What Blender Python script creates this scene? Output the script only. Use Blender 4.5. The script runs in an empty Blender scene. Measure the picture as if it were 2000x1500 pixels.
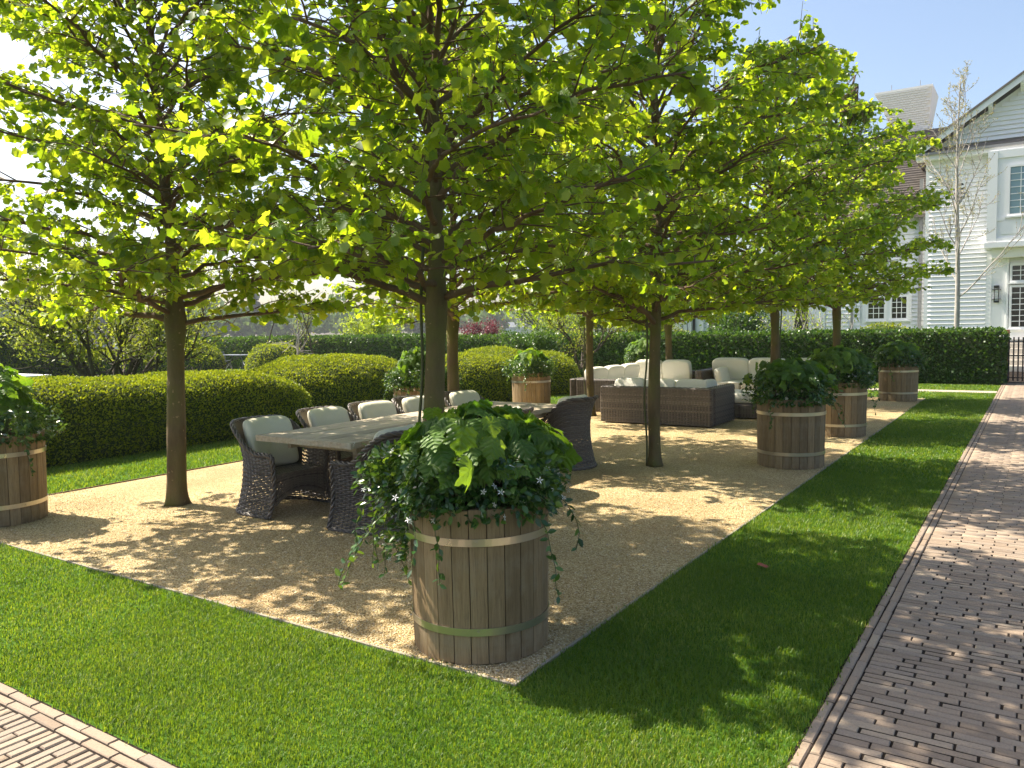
import bpy, math, random
import numpy as np
from mathutils import Matrix, Vector, Euler

rng = np.random.default_rng(7)
random.seed(7)
sc = bpy.context.scene
col = sc.collection
PI = math.pi

# ------------------------------------------------------------------ camera
CAM_H = 1.6
yaw, pitch, roll = -0.58509077, -0.0684313, -0.01837746
cy_, sy_ = math.cos(yaw), math.sin(yaw)
f_ = np.array([sy_ * math.cos(pitch), cy_ * math.cos(pitch), math.sin(pitch)])
r0 = np.array([cy_, -sy_, 0.0])
u0 = np.cross(r0, f_)
r_ = r0 * math.cos(roll) + u0 * math.sin(roll)
u_ = -r0 * math.sin(roll) + u0 * math.cos(roll)
cam_d = bpy.data.cameras.new('camera')
cam = bpy.data.objects.new('camera', cam_d)
col.objects.link(cam)
M = Matrix.Identity(4)
for i in range(3):
    M[i][0], M[i][1], M[i][2] = r_[i], u_[i], -f_[i]
M[2][3] = CAM_H
cam.matrix_world = M
cam_d.sensor_width = 36
cam_d.lens = 36 * 1550 / 2000
cam_d.clip_start = 0.05
cam_d.clip_end = 3000
sc.camera = cam

# ------------------------------------------------------------------ light
SUN_EL = math.radians(49)
SUN_AZ = PI + math.radians(3.5)                     # direction towards the sun in the XY plane (from +X, counterclockwise)
world = bpy.data.worlds.new('World')
sc.world = world
world.use_nodes = True
wn = world.node_tree
bg = wn.nodes['Background']
sky = wn.nodes.new('ShaderNodeTexSky')
sky.sky_type = 'NISHITA'
sky.sun_disc = False
sky.sun_elevation = SUN_EL
sky.sun_rotation = PI / 2 - SUN_AZ
sky.dust_density = 3.0
sky.air_density = 1.0
sky.ozone_density = 1.0
wn.links.new(sky.outputs[0], bg.inputs[0])
bg.inputs[1].default_value = 0.10
sl = bpy.data.lights.new('sun', 'SUN')
sl.energy = 5.0
sl.angle = math.radians(0.55)
sl.color = (1.0, 0.91, 0.77)
sun = bpy.data.objects.new('sun', sl)
col.objects.link(sun)
sd = Vector((math.cos(SUN_AZ) * math.cos(SUN_EL), math.sin(SUN_AZ) * math.cos(SUN_EL), math.sin(SUN_EL)))
sun.rotation_euler = sd.to_track_quat('Z', 'Y').to_euler()
sun.location = (-20, 5, 25)
sc.view_settings.view_transform = 'Standard'
sc.view_settings.look = 'None'
sc.view_settings.exposure = 1.32
sc.view_settings.gamma = 1.0
sc.render.engine = 'CYCLES'
sc.cycles.max_bounces = 8
sc.cycles.diffuse_bounces = 4
sc.cycles.glossy_bounces = 3
sc.cycles.transmission_bounces = 5
sc.cycles.use_denoising = True
sc.cycles.sample_clamp_indirect = 6.0

# ------------------------------------------------------------------ materials
def nmat(name):
    m = bpy.data.materials.new(name)
    m.use_nodes = True
    nt = m.node_tree
    for n in list(nt.nodes):
        nt.nodes.remove(n)
    out = nt.nodes.new('ShaderNodeOutputMaterial')
    return m, nt, out

def lk(nt, a, b):
    nt.links.new(a, b)

def c4(c):
    return (c[0], c[1], c[2], 1.0)

def rnd_socket(nt):
    """per-piece random: mesh attribute 'rnd' plus the object's random number, wrapped to 0..1"""
    at = nt.nodes.new('ShaderNodeAttribute'); at.attribute_name = 'rnd'
    oi = nt.nodes.new('ShaderNodeObjectInfo')
    ad = nt.nodes.new('ShaderNodeMath'); ad.operation = 'ADD'
    lk(nt, at.outputs['Fac'], ad.inputs[0]); lk(nt, oi.outputs['Random'], ad.inputs[1])
    fr = nt.nodes.new('ShaderNodeMath'); fr.operation = 'FRACT'
    lk(nt, ad.outputs[0], fr.inputs[0])
    return fr.outputs[0]

def ramp(nt, fac, stops, interp='LINEAR'):
    r = nt.nodes.new('ShaderNodeValToRGB')
    r.color_ramp.interpolation = interp
    while len(r.color_ramp.elements) > 1:
        r.color_ramp.elements.remove(r.color_ramp.elements[-1])
    r.color_ramp.elements[0].position = stops[0][0]; r.color_ramp.elements[0].color = c4(stops[0][1])
    for p, c in stops[1:]:
        e = r.color_ramp.elements.new(p); e.color = c4(c)
    lk(nt, fac, r.inputs[0])
    return r.outputs[0]

def noise(nt, scale, detail=4, rough=0.55, vec=None, stretch=None, obj=False):
    tc = nt.nodes.new('ShaderNodeTexCoord')
    src = tc.outputs['Object']
    if stretch is not None:
        mp = nt.nodes.new('ShaderNodeMapping'); mp.inputs['Scale'].default_value = stretch
        lk(nt, src, mp.inputs[0]); src = mp.outputs[0]
    n = nt.nodes.new('ShaderNodeTexNoise')
    n.inputs['Scale'].default_value = scale; n.inputs['Detail'].default_value = detail
    n.inputs['Roughness'].default_value = rough
    lk(nt, vec if vec is not None else src, n.inputs[0])
    return n.outputs['Fac']

def mixc(nt, fac, a, b, mode='MIX'):
    m = nt.nodes.new('ShaderNodeMix'); m.data_type = 'RGBA'; m.blend_type = mode
    if isinstance(fac, (int, float)): m.inputs[0].default_value = fac
    else: lk(nt, fac, m.inputs[0])
    for i, v in ((6, a), (7, b)):
        if isinstance(v, tuple): m.inputs[i].default_value = c4(v)
        else: lk(nt, v, m.inputs[i])
    return m.outputs[2]

def bump(nt, h, strength=0.3, dist=0.01):
    b = nt.nodes.new('ShaderNodeBump'); b.inputs['Strength'].default_value = strength
    b.inputs['Distance'].default_value = dist
    lk(nt, h, b.inputs['Height'])
    return b.outputs[0]

def pbsdf(nt, out, colr, rough=0.6, spec=0.5, metal=0.0, nrm=None):
    p = nt.nodes.new('ShaderNodeBsdfPrincipled')
    if isinstance(colr, tuple): p.inputs['Base Color'].default_value = c4(colr)
    else: lk(nt, colr, p.inputs['Base Color'])
    if isinstance(rough, (int, float)): p.inputs['Roughness'].default_value = rough
    else: lk(nt, rough, p.inputs['Roughness'])
    p.inputs['Specular IOR Level'].default_value = spec
    p.inputs['Metallic'].default_value = metal
    if nrm is not None: lk(nt, nrm, p.inputs['Normal'])
    lk(nt, p.outputs[0], out.inputs[0])
    return p

def leaf_mat(name, stops, tstops, trans=0.5, gloss=0.35, rough=0.38, veins=False):
    m, nt, out = nmat(name)
    r = rnd_socket(nt)
    n = noise(nt, 0.9, 2)
    ad = nt.nodes.new('ShaderNodeMath'); ad.operation = 'MULTIPLY_ADD'
    lk(nt, n, ad.inputs[0]); ad.inputs[1].default_value = 0.7
    sb = nt.nodes.new('ShaderNodeMath'); sb.operation = 'MULTIPLY_ADD'
    lk(nt, r, sb.inputs[0]); sb.inputs[1].default_value = 0.85; sb.inputs[2].default_value = -0.28
    lk(nt, sb.outputs[0], ad.inputs[2])
    c = ramp(nt, ad.outputs[0], stops)
    t = ramp(nt, ad.outputs[0], tstops)
    p = nt.nodes.new('ShaderNodeBsdfPrincipled')
    lk(nt, c, p.inputs['Base Color']); p.inputs['Roughness'].default_value = rough
    p.inputs['Specular IOR Level'].default_value = gloss
    tr = nt.nodes.new('ShaderNodeBsdfTranslucent'); lk(nt, t, tr.inputs[0])
    if veins:   # leaf-local coordinates: midrib and side veins a little paler, blade puckered between them
        tc = nt.nodes.new('ShaderNodeTexCoord'); sx = nt.nodes.new('ShaderNodeSeparateXYZ'); lk(nt, tc.outputs['Object'], sx.inputs[0])
        def mth(op, a, b=None):
            q = nt.nodes.new('ShaderNodeMath'); q.operation = op
            for i_, v_ in enumerate((a, b)):
                if v_ is None: continue
                if isinstance(v_, (int, float)): q.inputs[i_].default_value = v_
                else: lk(nt, v_, q.inputs[i_])
            return q.outputs[0]
        axx = mth('ABSOLUTE', sx.outputs[0])
        s1 = mth('SUBTRACT', sx.outputs[1], mth('MULTIPLY', axx, .75))
        wv = mth('ABSOLUTE', mth('SINE', mth('MULTIPLY', s1, 14.0)))
        side = mth('LESS_THAN', wv, .16); mid = mth('LESS_THAN', axx, .014)
        vn = mth('MAXIMUM', side, mid)
        n9 = noise(nt, 9, 3)
        c2 = mixc(nt, mth('MULTIPLY', vn, .35), mixc(nt, n9, c, mixc(nt, .35, c, (.02, .05, .01))), (.28, .38, .10))
        lk(nt, c2, p.inputs['Base Color'])
        lk(nt, mixc(nt, mth('MULTIPLY', vn, .4), t, (.16, .24, .02)), tr.inputs[0])
        lk(nt, bump(nt, wv, .5, .03), p.inputs['Normal'])
    mx = nt.nodes.new('ShaderNodeMixShader'); mx.inputs[0].default_value = trans
    lk(nt, p.outputs[0], mx.inputs[1]); lk(nt, tr.outputs[0], mx.inputs[2])
    lk(nt, mx.outputs[0], out.inputs[0])
    return m

MAT = {}
LS = [(0, (.045, .12, .012)), (.5, (.08, .17, .015)), (1, (.14, .22, .025))]
LT = [(0, (.30, .48, .012)), (.5, (.52, .68, .015)), (1, (.74, .80, .04))]
MAT['leaf'] = leaf_mat('plane_leaf', LS, LT, 0.52, .45, .4)
MAT['leafv'] = leaf_mat('veined_plane_leaf', LS, LT, .54, .45, .4, True)
MAT['hydv'] = leaf_mat('veined_hydrangea_leaf', [(0, (.055, .13, .018)), (.5, (.11, .22, .028)), (1, (.19, .31, .04))],
                            [(0, (.14, .34, .01)), (1, (.40, .56, .03))], 0.38, .35, .5, True)
MAT['jasmine'] = leaf_mat('jasmine_leaf', [(0, (.012, .045, .012)), (.6, (.03, .10, .02)), (1, (.16, .26, .04))],
                          [(0, (.05, .16, .01)), (1, (.30, .42, .03))], 0.25, .6, .28)
MAT['box'] = leaf_mat('box_leaf', [(0, (.075, .12, .010)), (.5, (.16, .21, .012)), (1, (.31, .34, .018))],
                      [(0, (.22, .32, .01)), (1, (.55, .58, .02))], 0.36, .3, .5)
MAT['yew'] = leaf_mat('hedge_leaf', [(0, (.018, .055, .010)), (.5, (.035, .09, .014)), (1, (.08, .15, .018))],
                      [(0, (.06, .16, .01)), (1, (.20, .34, .02))], 0.28, .45, .38)
MAT['olive'] = leaf_mat('small_olive_leaf', [(0, (.06, .08, .014)), (.5, (.12, .145, .022)), (1, (.22, .24, .04))],
                        [(0, (.26, .34, .02)), (1, (.52, .56, .05))], 0.45, .3, .5)
MAT['yellowgreen'] = leaf_mat('yellow_green_leaf', [(0, (.12, .20, .015)), (1, (.25, .33, .03))],
                              [(0, (.38, .5, .02)), (1, (.6, .68, .04))], 0.45, .3, .5)
MAT['bud'] = leaf_mat('opening_bud', [(0, (.22, .20, .05)), (1, (.36, .32, .10))],
                      [(0, (.4, .38, .08)), (1, (.5, .45, .12))], 0.4, .3, .5)
MAT['red'] = leaf_mat('red_maple_leaf', [(0, (.07, .018, .025)), (1, (.15, .04, .05))],
                      [(0, (.14, .03, .04)), (1, (.28, .07, .09))], 0.4, .3, .5)
MAT['grass'] = leaf_mat('grass_blade', [(0, (.04, .095, .008)), (.55, (.085, .165, .010)), (.85, (.15, .23, .02)), (1, (.26, .27, .08))],
                       [(0, (.16, .33, .01)), (1, (.48, .56, .03))], 0.36, .35, .45)
MAT['farleaf'] = leaf_mat('distant_foliage', [(0, (.05, .09, .03)), (.5, (.08, .14, .035)), (1, (.14, .18, .05))],
                          [(0, (.1, .2, .03)), (1, (.2, .3, .05))], 0.25, .1, .8)
MAT['farfir'] = leaf_mat('distant_conifer', [(0, (.02, .045, .03)), (1, (.04, .07, .04))],
                         [(0, (.03, .07, .03)), (1, (.05, .1, .04))], 0.15, .1, .8)

def simple(name, colr, rough=0.6, spec=0.4, metal=0.0, var=0.12, nscale=6, bmp=0.1, dist=0.004):
    m, nt, out = nmat(name)
    n = noise(nt, nscale, 5)
    r = rnd_socket(nt)
    a = tuple(max(0, x * (1 - var)) for x in colr); b = tuple(x * (1 + var) for x in colr)
    c = mixc(nt, n, a, b)
    c = mixc(nt, r, c, mixc(nt, 0.5, c, tuple(x * (1 - var * .8) for x in colr)))
    nb = noise(nt, nscale * 12, 4)
    pbsdf(nt, out, c, rough, spec, metal, bump(nt, nb, bmp, dist))
    return m

def bark(name, a, b, moss=None, scale=1.0):
    m, nt, out = nmat(name)
    n1 = noise(nt, 7 * scale, 6, .6, stretch=(1, 1, .35))
    n2 = noise(nt, 40 * scale, 5, .65, stretch=(1, 1, .3))
    c = ramp(nt, n1, [(.3, a), (.65, b)])
    if moss is not None:
        n3 = noise(nt, 2.2, 4)
        f = ramp(nt, n3, [(.42, (0, 0, 0)), (.62, (1, 1, 1))])
        c = mixc(nt, f, c, moss)
    # pale lichen flecks
    n4 = noise(nt, 22, 2)
    f4 = ramp(nt, n4, [(.68, (0, 0, 0)), (.74, (1, 1, 1))])
    c = mixc(nt, f4, c, tuple(min(1, x * 1.9) for x in b))
    mx = nt.nodes.new('ShaderNodeMath'); mx.operation = 'ADD'
    lk(nt, n1, mx.inputs[0]); lk(nt, n2, mx.inputs[1])
    pbsdf(nt, out, c, .85, .25, 0, bump(nt, mx.outputs[0], .55, .02))
    return m
MAT['bark'] = bark('plane_bark', (.085, .062, .032), (.17, .125, .065), (.12, .115, .035))
MAT['twig'] = bark('brown_twig', (.10, .065, .038), (.17, .115, .07))
MAT['darkbark'] = bark('dark_bark', (.045, .035, .028), (.10, .08, .06))
MAT['greybark'] = bark('grey_bark', (.22, .20, .18), (.42, .39, .36))
MAT['vine'] = simple('vine_stem', (.09, .10, .04), .7)

def wicker(name, a, b):
    m, nt, out = nmat(name)
    r = rnd_socket(nt)
    n = noise(nt, 9, 4)
    n2 = noise(nt, 260, 3, stretch=(1, 1, .2))
    ad = nt.nodes.new('ShaderNodeMath'); ad.operation = 'MULTIPLY_ADD'
    lk(nt, n, ad.inputs[0]); ad.inputs[1].default_value = .5; lk(nt, r, ad.inputs[2])
    sc_ = nt.nodes.new('ShaderNodeMath'); sc_.operation = 'MULTIPLY'; sc_.inputs[1].default_value = .7
    lk(nt, ad.outputs[0], sc_.inputs[0])
    c = ramp(nt, sc_.outputs[0], [(.1, a), (.9, b)])
    pbsdf(nt, out, c, .42, .5, 0, bump(nt, n2, .3, .002))
    return m
MAT['wicker'] = wicker('grey_brown_wicker', (.056, .045, .038), (.175, .145, .12))
MAT['wicker_dark'] = simple('wicker_core', (.03, .024, .022), .8)

def fabric(name, colr):
    m, nt, out = nmat(name)
    n = noise(nt, 3, 3)
    n2 = noise(nt, 420, 2)
    n3 = noise(nt, 7, 3)
    c = mixc(nt, n, tuple(x * .93 for x in colr), colr)
    ad = nt.nodes.new('ShaderNodeMath'); ad.operation = 'MULTIPLY_ADD'
    lk(nt, n3, ad.inputs[0]); ad.inputs[1].default_value = 8; lk(nt, n2, ad.inputs[2])
    pbsdf(nt, out, c, .85, .2, 0, bump(nt, ad.outputs[0], .35, .004))
    return m
MAT['cushion'] = fabric('pale_sage_canvas', (.76, .72, .56))
MAT['cream'] = fabric('cream_canvas', (.76, .72, .62))

def wood(name, a, b, dark, axis=(14, 14, .7), rough=.7, wear=None):
    m, nt, out = nmat(name)
    oi = nt.nodes.new('ShaderNodeObjectInfo')
    tc = nt.nodes.new('ShaderNodeTexCoord')
    mp = nt.nodes.new('ShaderNodeMapping'); mp.inputs['Scale'].default_value = axis
    lk(nt, tc.outputs['Object'], mp.inputs[0])
    cm = nt.nodes.new('ShaderNodeCombineXYZ')
    ml = nt.nodes.new('ShaderNodeMath'); ml.operation = 'MULTIPLY'; ml.inputs[1].default_value = 37
    lk(nt, oi.outputs['Random'], ml.inputs[0])
    for i in range(3): lk(nt, ml.outputs[0], cm.inputs[i])
    lk(nt, cm.outputs[0], mp.inputs['Location'])
    n1 = noise(nt, 3.0, 6, .6, vec=mp.outputs[0])
    n2 = noise(nt, 16, 5, .7, vec=mp.outputs[0])
    c = ramp(nt, n1, [(.3, a), (.7, b)])
    c = mixc(nt, ramp(nt, n2, [(.35, (1, 1, 1)), (.5, (0, 0, 0))]), c, mixc(nt, .45, c, dark))
    # board to board tone
    hs = nt.nodes.new('ShaderNodeHueSaturation')
    mr = nt.nodes.new('ShaderNodeMapRange'); mr.inputs['To Min'].default_value = .72; mr.inputs['To Max'].default_value = 1.22
    lk(nt, oi.outputs['Random'], mr.inputs[0]); lk(nt, mr.outputs[0], hs.inputs['Value'])
    lk(nt, c, hs.inputs['Color'])
    c = hs.outputs[0]
    if wear is not None:
        n3 = noise(nt, 2.6, 5, .65)
        c = mixc(nt, ramp(nt, n3, [(.5, (0, 0, 0)), (.72, (.7, .7, .7))]), c, wear)
    ad = nt.nodes.new('ShaderNodeMath'); ad.operation = 'ADD'
    lk(nt, n1, ad.inputs[0]); lk(nt, n2, ad.inputs[1])
    pbsdf(nt, out, c, rough, .3, 0, bump(nt, ad.outputs[0], .35, .004))
    return m
MAT['stave'] = wood('weathered_cedar', (.19, .125, .06), (.31, .215, .115), (.07, .045, .025), wear=(.31, .265, .19))
MAT['teak'] = wood('weathered_teak', (.36, .29, .20), (.52, .44, .32), (.17, .13, .09), axis=(12, .9, 12), wear=(.43, .42, .33))

def metalm(name, colr, rough):
    m, nt, out = nmat(name)
    n = noise(nt, 5, 4)
    n2 = noise(nt, 60, 3, stretch=(1, 1, .1))
    rr = nt.nodes.new('ShaderNodeMapRange'); rr.inputs['To Min'].default_value = rough * .7; rr.inputs['To Max'].default_value = rough * 1.5
    lk(nt, n, rr.inputs[0])
    c = mixc(nt, n, colr, tuple(x * .75 for x in colr))
    pbsdf(nt, out, c, rr.outputs[0], .5, .9, bump(nt, n2, .15, .002))
    return m
MAT['hoop'] = metalm('brass_hoop', (.66, .60, .50), .28)
MAT['steel'] = metalm('edging_steel', (.45, .42, .36), .5)
MAT['black'] = simple('black_iron', (.02, .02, .022), .5)
MAT['greymetal'] = simple('grey_painted_steel', (.16, .18, .20), .5)
MAT['greypipe'] = simple('lead_grey_pipe', (.22, .22, .22), .6)
MAT['redleaf'] = simple('dry_red_leaf', (.30, .08, .04), .7)
MAT['soil'] = simple('dark_soil', (.03, .022, .015), .95, nscale=30, bmp=.8, dist=.02)
MAT['white'] = simple('white_paint', (.82, .82, .82), .5, var=.05, nscale=2)
MAT['whiteflower'] = simple('white_petal', (.85, .84, .78), .6, var=.03)
MAT['whitebrick'] = simple('whitewashed_brick', (.86, .85, .83), .75, var=.08, nscale=3, bmp=.3)
MAT['shingle'] = simple('brown_cedar_shingle', (.17, .145, .125), .85, var=.4, nscale=2.5, bmp=.4)
MAT['terracotta'] = simple('terracotta_pier', (.40, .17, .10), .8)
MAT['edge'] = simple('weathered_edging', (.30, .26, .20), .9)
MAT['rust'] = simple('rusty_steel', (.16, .09, .05), .8)
MAT['stone'] = simple('pale_stone', (.52, .47, .40), .8)
MAT['curtain'] = simple('tan_curtain', (.32, .22, .12), .8)

def glassm(name, colr):
    m, nt, out = nmat(name)
    pbsdf(nt, out, colr, .06, .8)
    return m
MAT['glass'] = glassm('dark_window_glass', (.035, .033, .03))
MAT['skyglass'] = glassm('sky_tinted_window_glass', (.16, .27, .30))  # sky reflection put into the pane's base colour
MAT['lantern'] = glassm('milky_lantern_glass', (.6, .62, .6))

def brickm(name, stops):
    m, nt, out = nmat(name)
    r = rnd_socket(nt)
    c = ramp(nt, r, stops)
    n = noise(nt, 9, 5); n2 = noise(nt, 90, 5, .7)
    c = mixc(nt, n, c, mixc(nt, .5, c, (.40, .33, .27)))
    c = mixc(nt, ramp(nt, n2, [(.35, (1, 1, 1)), (.55, (0, 0, 0))]), c, mixc(nt, .35, c, (.12, .09, .08)))
    pbsdf(nt, out, c, .85, .25, 0, bump(nt, n2, .5, .004))
    return m
MAT['brick'] = brickm('clay_paver', [(0, (.20, .145, .095)), (.35, (.30, .22, .145)), (.7, (.25, .20, .15)), (1, (.38, .295, .20))])

def groundm(name, kind):
    m, nt, out = nmat(name)
    if kind == 'gravel':
        tc = nt.nodes.new('ShaderNodeTexCoord')
        v = nt.nodes.new('ShaderNodeTexVoronoi'); v.inputs['Scale'].default_value = 110
        lk(nt, tc.outputs['Object'], v.inputs[0])
        sp = nt.nodes.new('ShaderNodeSeparateColor'); lk(nt, v.outputs['Color'], sp.inputs[0])
        c = ramp(nt, sp.outputs[0], [(0, (.24, .16, .065)), (.3, (.42, .305, .135)), (.7, (.57, .445, .23)), (1, (.72, .61, .40))])
        n = noise(nt, 1.1, 5); c = mixc(nt, ramp(nt, n, [(.40, (0, 0, 0)), (.72, (.55, .55, .55))]), c, (.30, .19, .085))
        mr = nt.nodes.new('ShaderNodeMath'); mr.operation = 'MULTIPLY'; mr.inputs[1].default_value = -1
        lk(nt, v.outputs['Distance'], mr.inputs[0])
        pbsdf(nt, out, c, .9, .2, 0, bump(nt, mr.outputs[0], .9, .012))
    elif kind == 'lawn':
        n = noise(nt, 30, 6, .7); n2 = noise(nt, 1.3, 3)
        c = ramp(nt, n, [(.3, (.028, .085, .008)), (.6, (.06, .15, .012)), (.8, (.10, .19, .02))])
        c = mixc(nt, n2, c, mixc(nt, .4, c, (.10, .16, .02)))
        pbsdf(nt, out, c, .9, .1, 0, bump(nt, n, .8, .02))
    elif kind == 'joint':
        n = noise(nt, 60, 5)
        c = ramp(nt, n, [(.3, (.012, .009, .007)), (.7, (.035, .026, .02))])
        pbsdf(nt, out, c, .95, .1, 0, bump(nt, n, .6, .01))
    elif kind == 'field':
        n = noise(nt, .05, 5)
        c = ramp(nt, n, [(.3, (.06, .11, .02)), (.7, (.10, .14, .04))])
        pbsdf(nt, out, c, .95, .1)
    elif kind == 'pale':
        n = noise(nt, 40, 5)
        c = ramp(nt, n, [(.3, (.30, .25, .20)), (.7, (.44, .38, .30))])
        pbsdf(nt, out, c, .9, .2, 0, bump(nt, n, .5, .01))
    elif kind == 'water':
        n = noise(nt, 1.5, 3, stretch=(1, .3, 1))
        pbsdf(nt, out, (.05, .09, .11), .12, .6, 0, bump(nt, n, .3, .03))
    return m
for k in ('gravel', 'lawn', 'joint', 'field', 'pale', 'water'):
    MAT['g_' + k] = groundm(k + '_surface', k)

def stonem():
    m, nt, out = nmat('gravel_stone')
    r = rnd_socket(nt)
    c = ramp(nt, r, [(0, (.22, .145, .06)), (.3, (.42, .305, .135)), (.65, (.57, .44, .23)), (.9, (.72, .61, .41)), (1, (.30, .27, .24))])
    pbsdf(nt, out, c, .85, .25)
    return m
MAT['pebble'] = stonem()

# ------------------------------------------------------------------ mesh helpers
class MB:
    def __init__(s):
        s.v = []; s.f = []; s.r = []; s.n = 0
    def add(s, verts, faces, rnd=None):
        verts = np.asarray(verts, float).reshape(-1, 3)
        s.v.append(verts)
        for f in faces:
            s.f.append(tuple(int(i) + s.n for i in f))
        k = len(verts)
        s.r.append(np.full(k, random.random() if rnd is None else rnd))
        s.n += k
        return s
    def box(s, x0, x1, y0, y1, z0, z1, rnd=None):
        v = [(x0, y0, z0), (x1, y0, z0), (x1, y1, z0), (x0, y1, z0), (x0, y0, z1), (x1, y0, z1), (x1, y1, z1), (x0, y1, z1)]
        return s.add(v, [(0, 3, 2, 1), (4, 5, 6, 7), (0, 1, 5, 4), (1, 2, 6, 5), (2, 3, 7, 6), (3, 0, 4, 7)], rnd)
    def tube(s, pts, rad, n=8, cap=True, rnd=None):
        pts = np.asarray(pts, float); k = len(pts)
        rad = np.broadcast_to(np.asarray(rad, float), (k,))
        tg = np.gradient(pts, axis=0); tg /= np.linalg.norm(tg, axis=1)[:, None] + 1e-9
        up = np.array([0, 0, 1.0]) if abs(tg[0][2]) < .9 else np.array([1.0, 0, 0])
        a = np.cross(tg, up); bad = np.linalg.norm(a, axis=1) < 1e-3
        a[bad] = np.cross(tg[bad], [0.3, 1, 0.1]); a /= np.linalg.norm(a, axis=1)[:, None]
        for i in range(1, k):
            if a[i] @ a[i - 1] < 0: a[i] = -a[i]
        b = np.cross(tg, a)
        th = np.arange(n) * 2 * PI / n
        ring = pts[:, None, :] + rad[:, None, None] * (np.cos(th)[None, :, None] * a[:, None, :] + np.sin(th)[None, :, None] * b[:, None, :])
        F = [(i * n + j, i * n + (j + 1) % n, (i + 1) * n + (j + 1) % n, (i + 1) * n + j) for i in range(k - 1) for j in range(n)]
        if cap:
            F.append(tuple(range(n - 1, -1, -1))); F.append(tuple((k - 1) * n + j for j in range(n)))
        return s.add(ring.reshape(-1, 3), F, rnd)
    def grid(s, P, closed=False, rnd=None):
        a, b = P.shape[:2]
        F = [(i * b + j, i * b + j + 1, (i + 1) * b + j + 1, (i + 1) * b + j) for i in range(a - 1) for j in range(b - 1)]
        if closed: F += [(i * b + b - 1, i * b, (i + 1) * b, (i + 1) * b + b - 1) for i in range(a - 1)]
        return s.add(P.reshape(-1, 3), F, rnd)
    def mesh(s, name, mat, smooth=False):
        me = bpy.data.meshes.new(name)
        V = np.concatenate(s.v) if s.v else np.zeros((0, 3))
        me.from_pydata(V.tolist(), [], s.f)
        at = me.attributes.new('rnd', 'FLOAT', 'POINT'); at.data.foreach_set('value', np.concatenate(s.r).astype(np.float32))
        me.materials.append(MAT[mat] if isinstance(mat, str) else mat)
        if smooth: me.shade_smooth()
        me.update()
        return me

def fastmesh(name, V, F, rnd, mat, smooth=False):
    """V (n,3), F (m,k) all faces of k corners"""
    me = bpy.data.meshes.new(name)
    me.vertices.add(len(V)); me.vertices.foreach_set('co', np.ascontiguousarray(V, np.float32).ravel())
    m, k = F.shape
    me.loops.add(m * k); me.loops.foreach_set('vertex_index', np.ascontiguousarray(F, np.int32).ravel())
    me.polygons.add(m); me.polygons.foreach_set('loop_start', np.arange(0, m * k, k, dtype=np.int32))
    me.polygons.foreach_set('loop_total', np.full(m, k, np.int32))
    me.update(calc_edges=True)
    at = me.attributes.new('rnd', 'FLOAT', 'POINT'); at.data.foreach_set('value', np.ascontiguousarray(rnd, np.float32))
    me.materials.append(MAT[mat])
    if smooth: me.shade_smooth()
    return me

def frames(yd, nd):
    """rotation matrices whose Y column is yd and Z column close to nd"""
    y = yd / (np.linalg.norm(yd, axis=1)[:, None] + 1e-9)
    x = np.cross(y, nd); x /= np.linalg.norm(x, axis=1)[:, None] + 1e-9
    z = np.cross(x, y)
    return np.stack([x, y, z], axis=2)

def scatter(tv, tf, pos, R, size, rnd=None):
    tv = np.asarray(tv, float); tf = np.asarray(tf, int)
    n = len(pos); k = len(tv)
    size = np.asarray(size, float).reshape(n, -1)
    loc = tv[None] * (size[:, None, :] if size.shape[1] == 3 else size[:, :, None])
    V = np.einsum('nij,nkj->nki', R, loc) + pos[:, None, :]
    F = (tf[None] + (np.arange(n) * k)[:, None, None]).reshape(-1, tf.shape[1])
    if rnd is None: rnd = rng.random(n)
    return V.reshape(-1, 3), F, np.repeat(rnd, k)

def obj(name, me, parent=None, loc=(0, 0, 0), rot=None, kind=None):
    o = bpy.data.objects.new(name, me)
    col.objects.link(o)
    o.location = loc
    if rot is not None: o.rotation_euler = rot
    if parent is not None: o.parent = parent
    if kind: o['kind'] = kind
    return o

def thing(name, label, cat, loc=(0, 0, 0), rz=0.0, group=None, scale=None):
    o = bpy.data.objects.new(name, None); col.objects.link(o)
    o.empty_display_size = .2
    o.location = loc; o.rotation_euler = (0, 0, rz)
    if scale is not None: o.scale = (scale, scale, scale) if not isinstance(scale, tuple) else scale
    tag(o, label, cat, group)
    return o

def tag(o, label, cat, group=None):
    o['label'] = label; o['category'] = cat
    if group: o['group'] = group
    return o

def copy_tree(src, kids, loc, rz, label, group=None, scale=None, parent=None):
    c = src.copy(); col.objects.link(c)
    c.parent = parent
    if parent is None:
        c.location = loc; c.rotation_euler = (0, 0, rz)
        if scale is not None: c.scale = (scale, scale, scale) if not isinstance(scale, tuple) else scale
        c['label'] = label
        if group: c['group'] = group
    for ch in kids.get(src, ()):
        copy_tree(ch, kids, None, None, None, parent=c)
    return c

def kidmap(root_objs):
    d = {}
    def rec(o):
        d[o] = list(o.children)
        for c in d[o]: rec(c)
    for o in root_objs: rec(o)
    return d

def struct(name, me):
    return obj(name, me, kind='structure')

def sheet(name, pts, z, mat):
    me = bpy.data.meshes.new(name)
    me.from_pydata([(x, y, z) for x, y in pts], [], [tuple(range(len(pts)))])
    me.materials.append(MAT[mat]); me.update()
    return struct(name, me)

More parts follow.
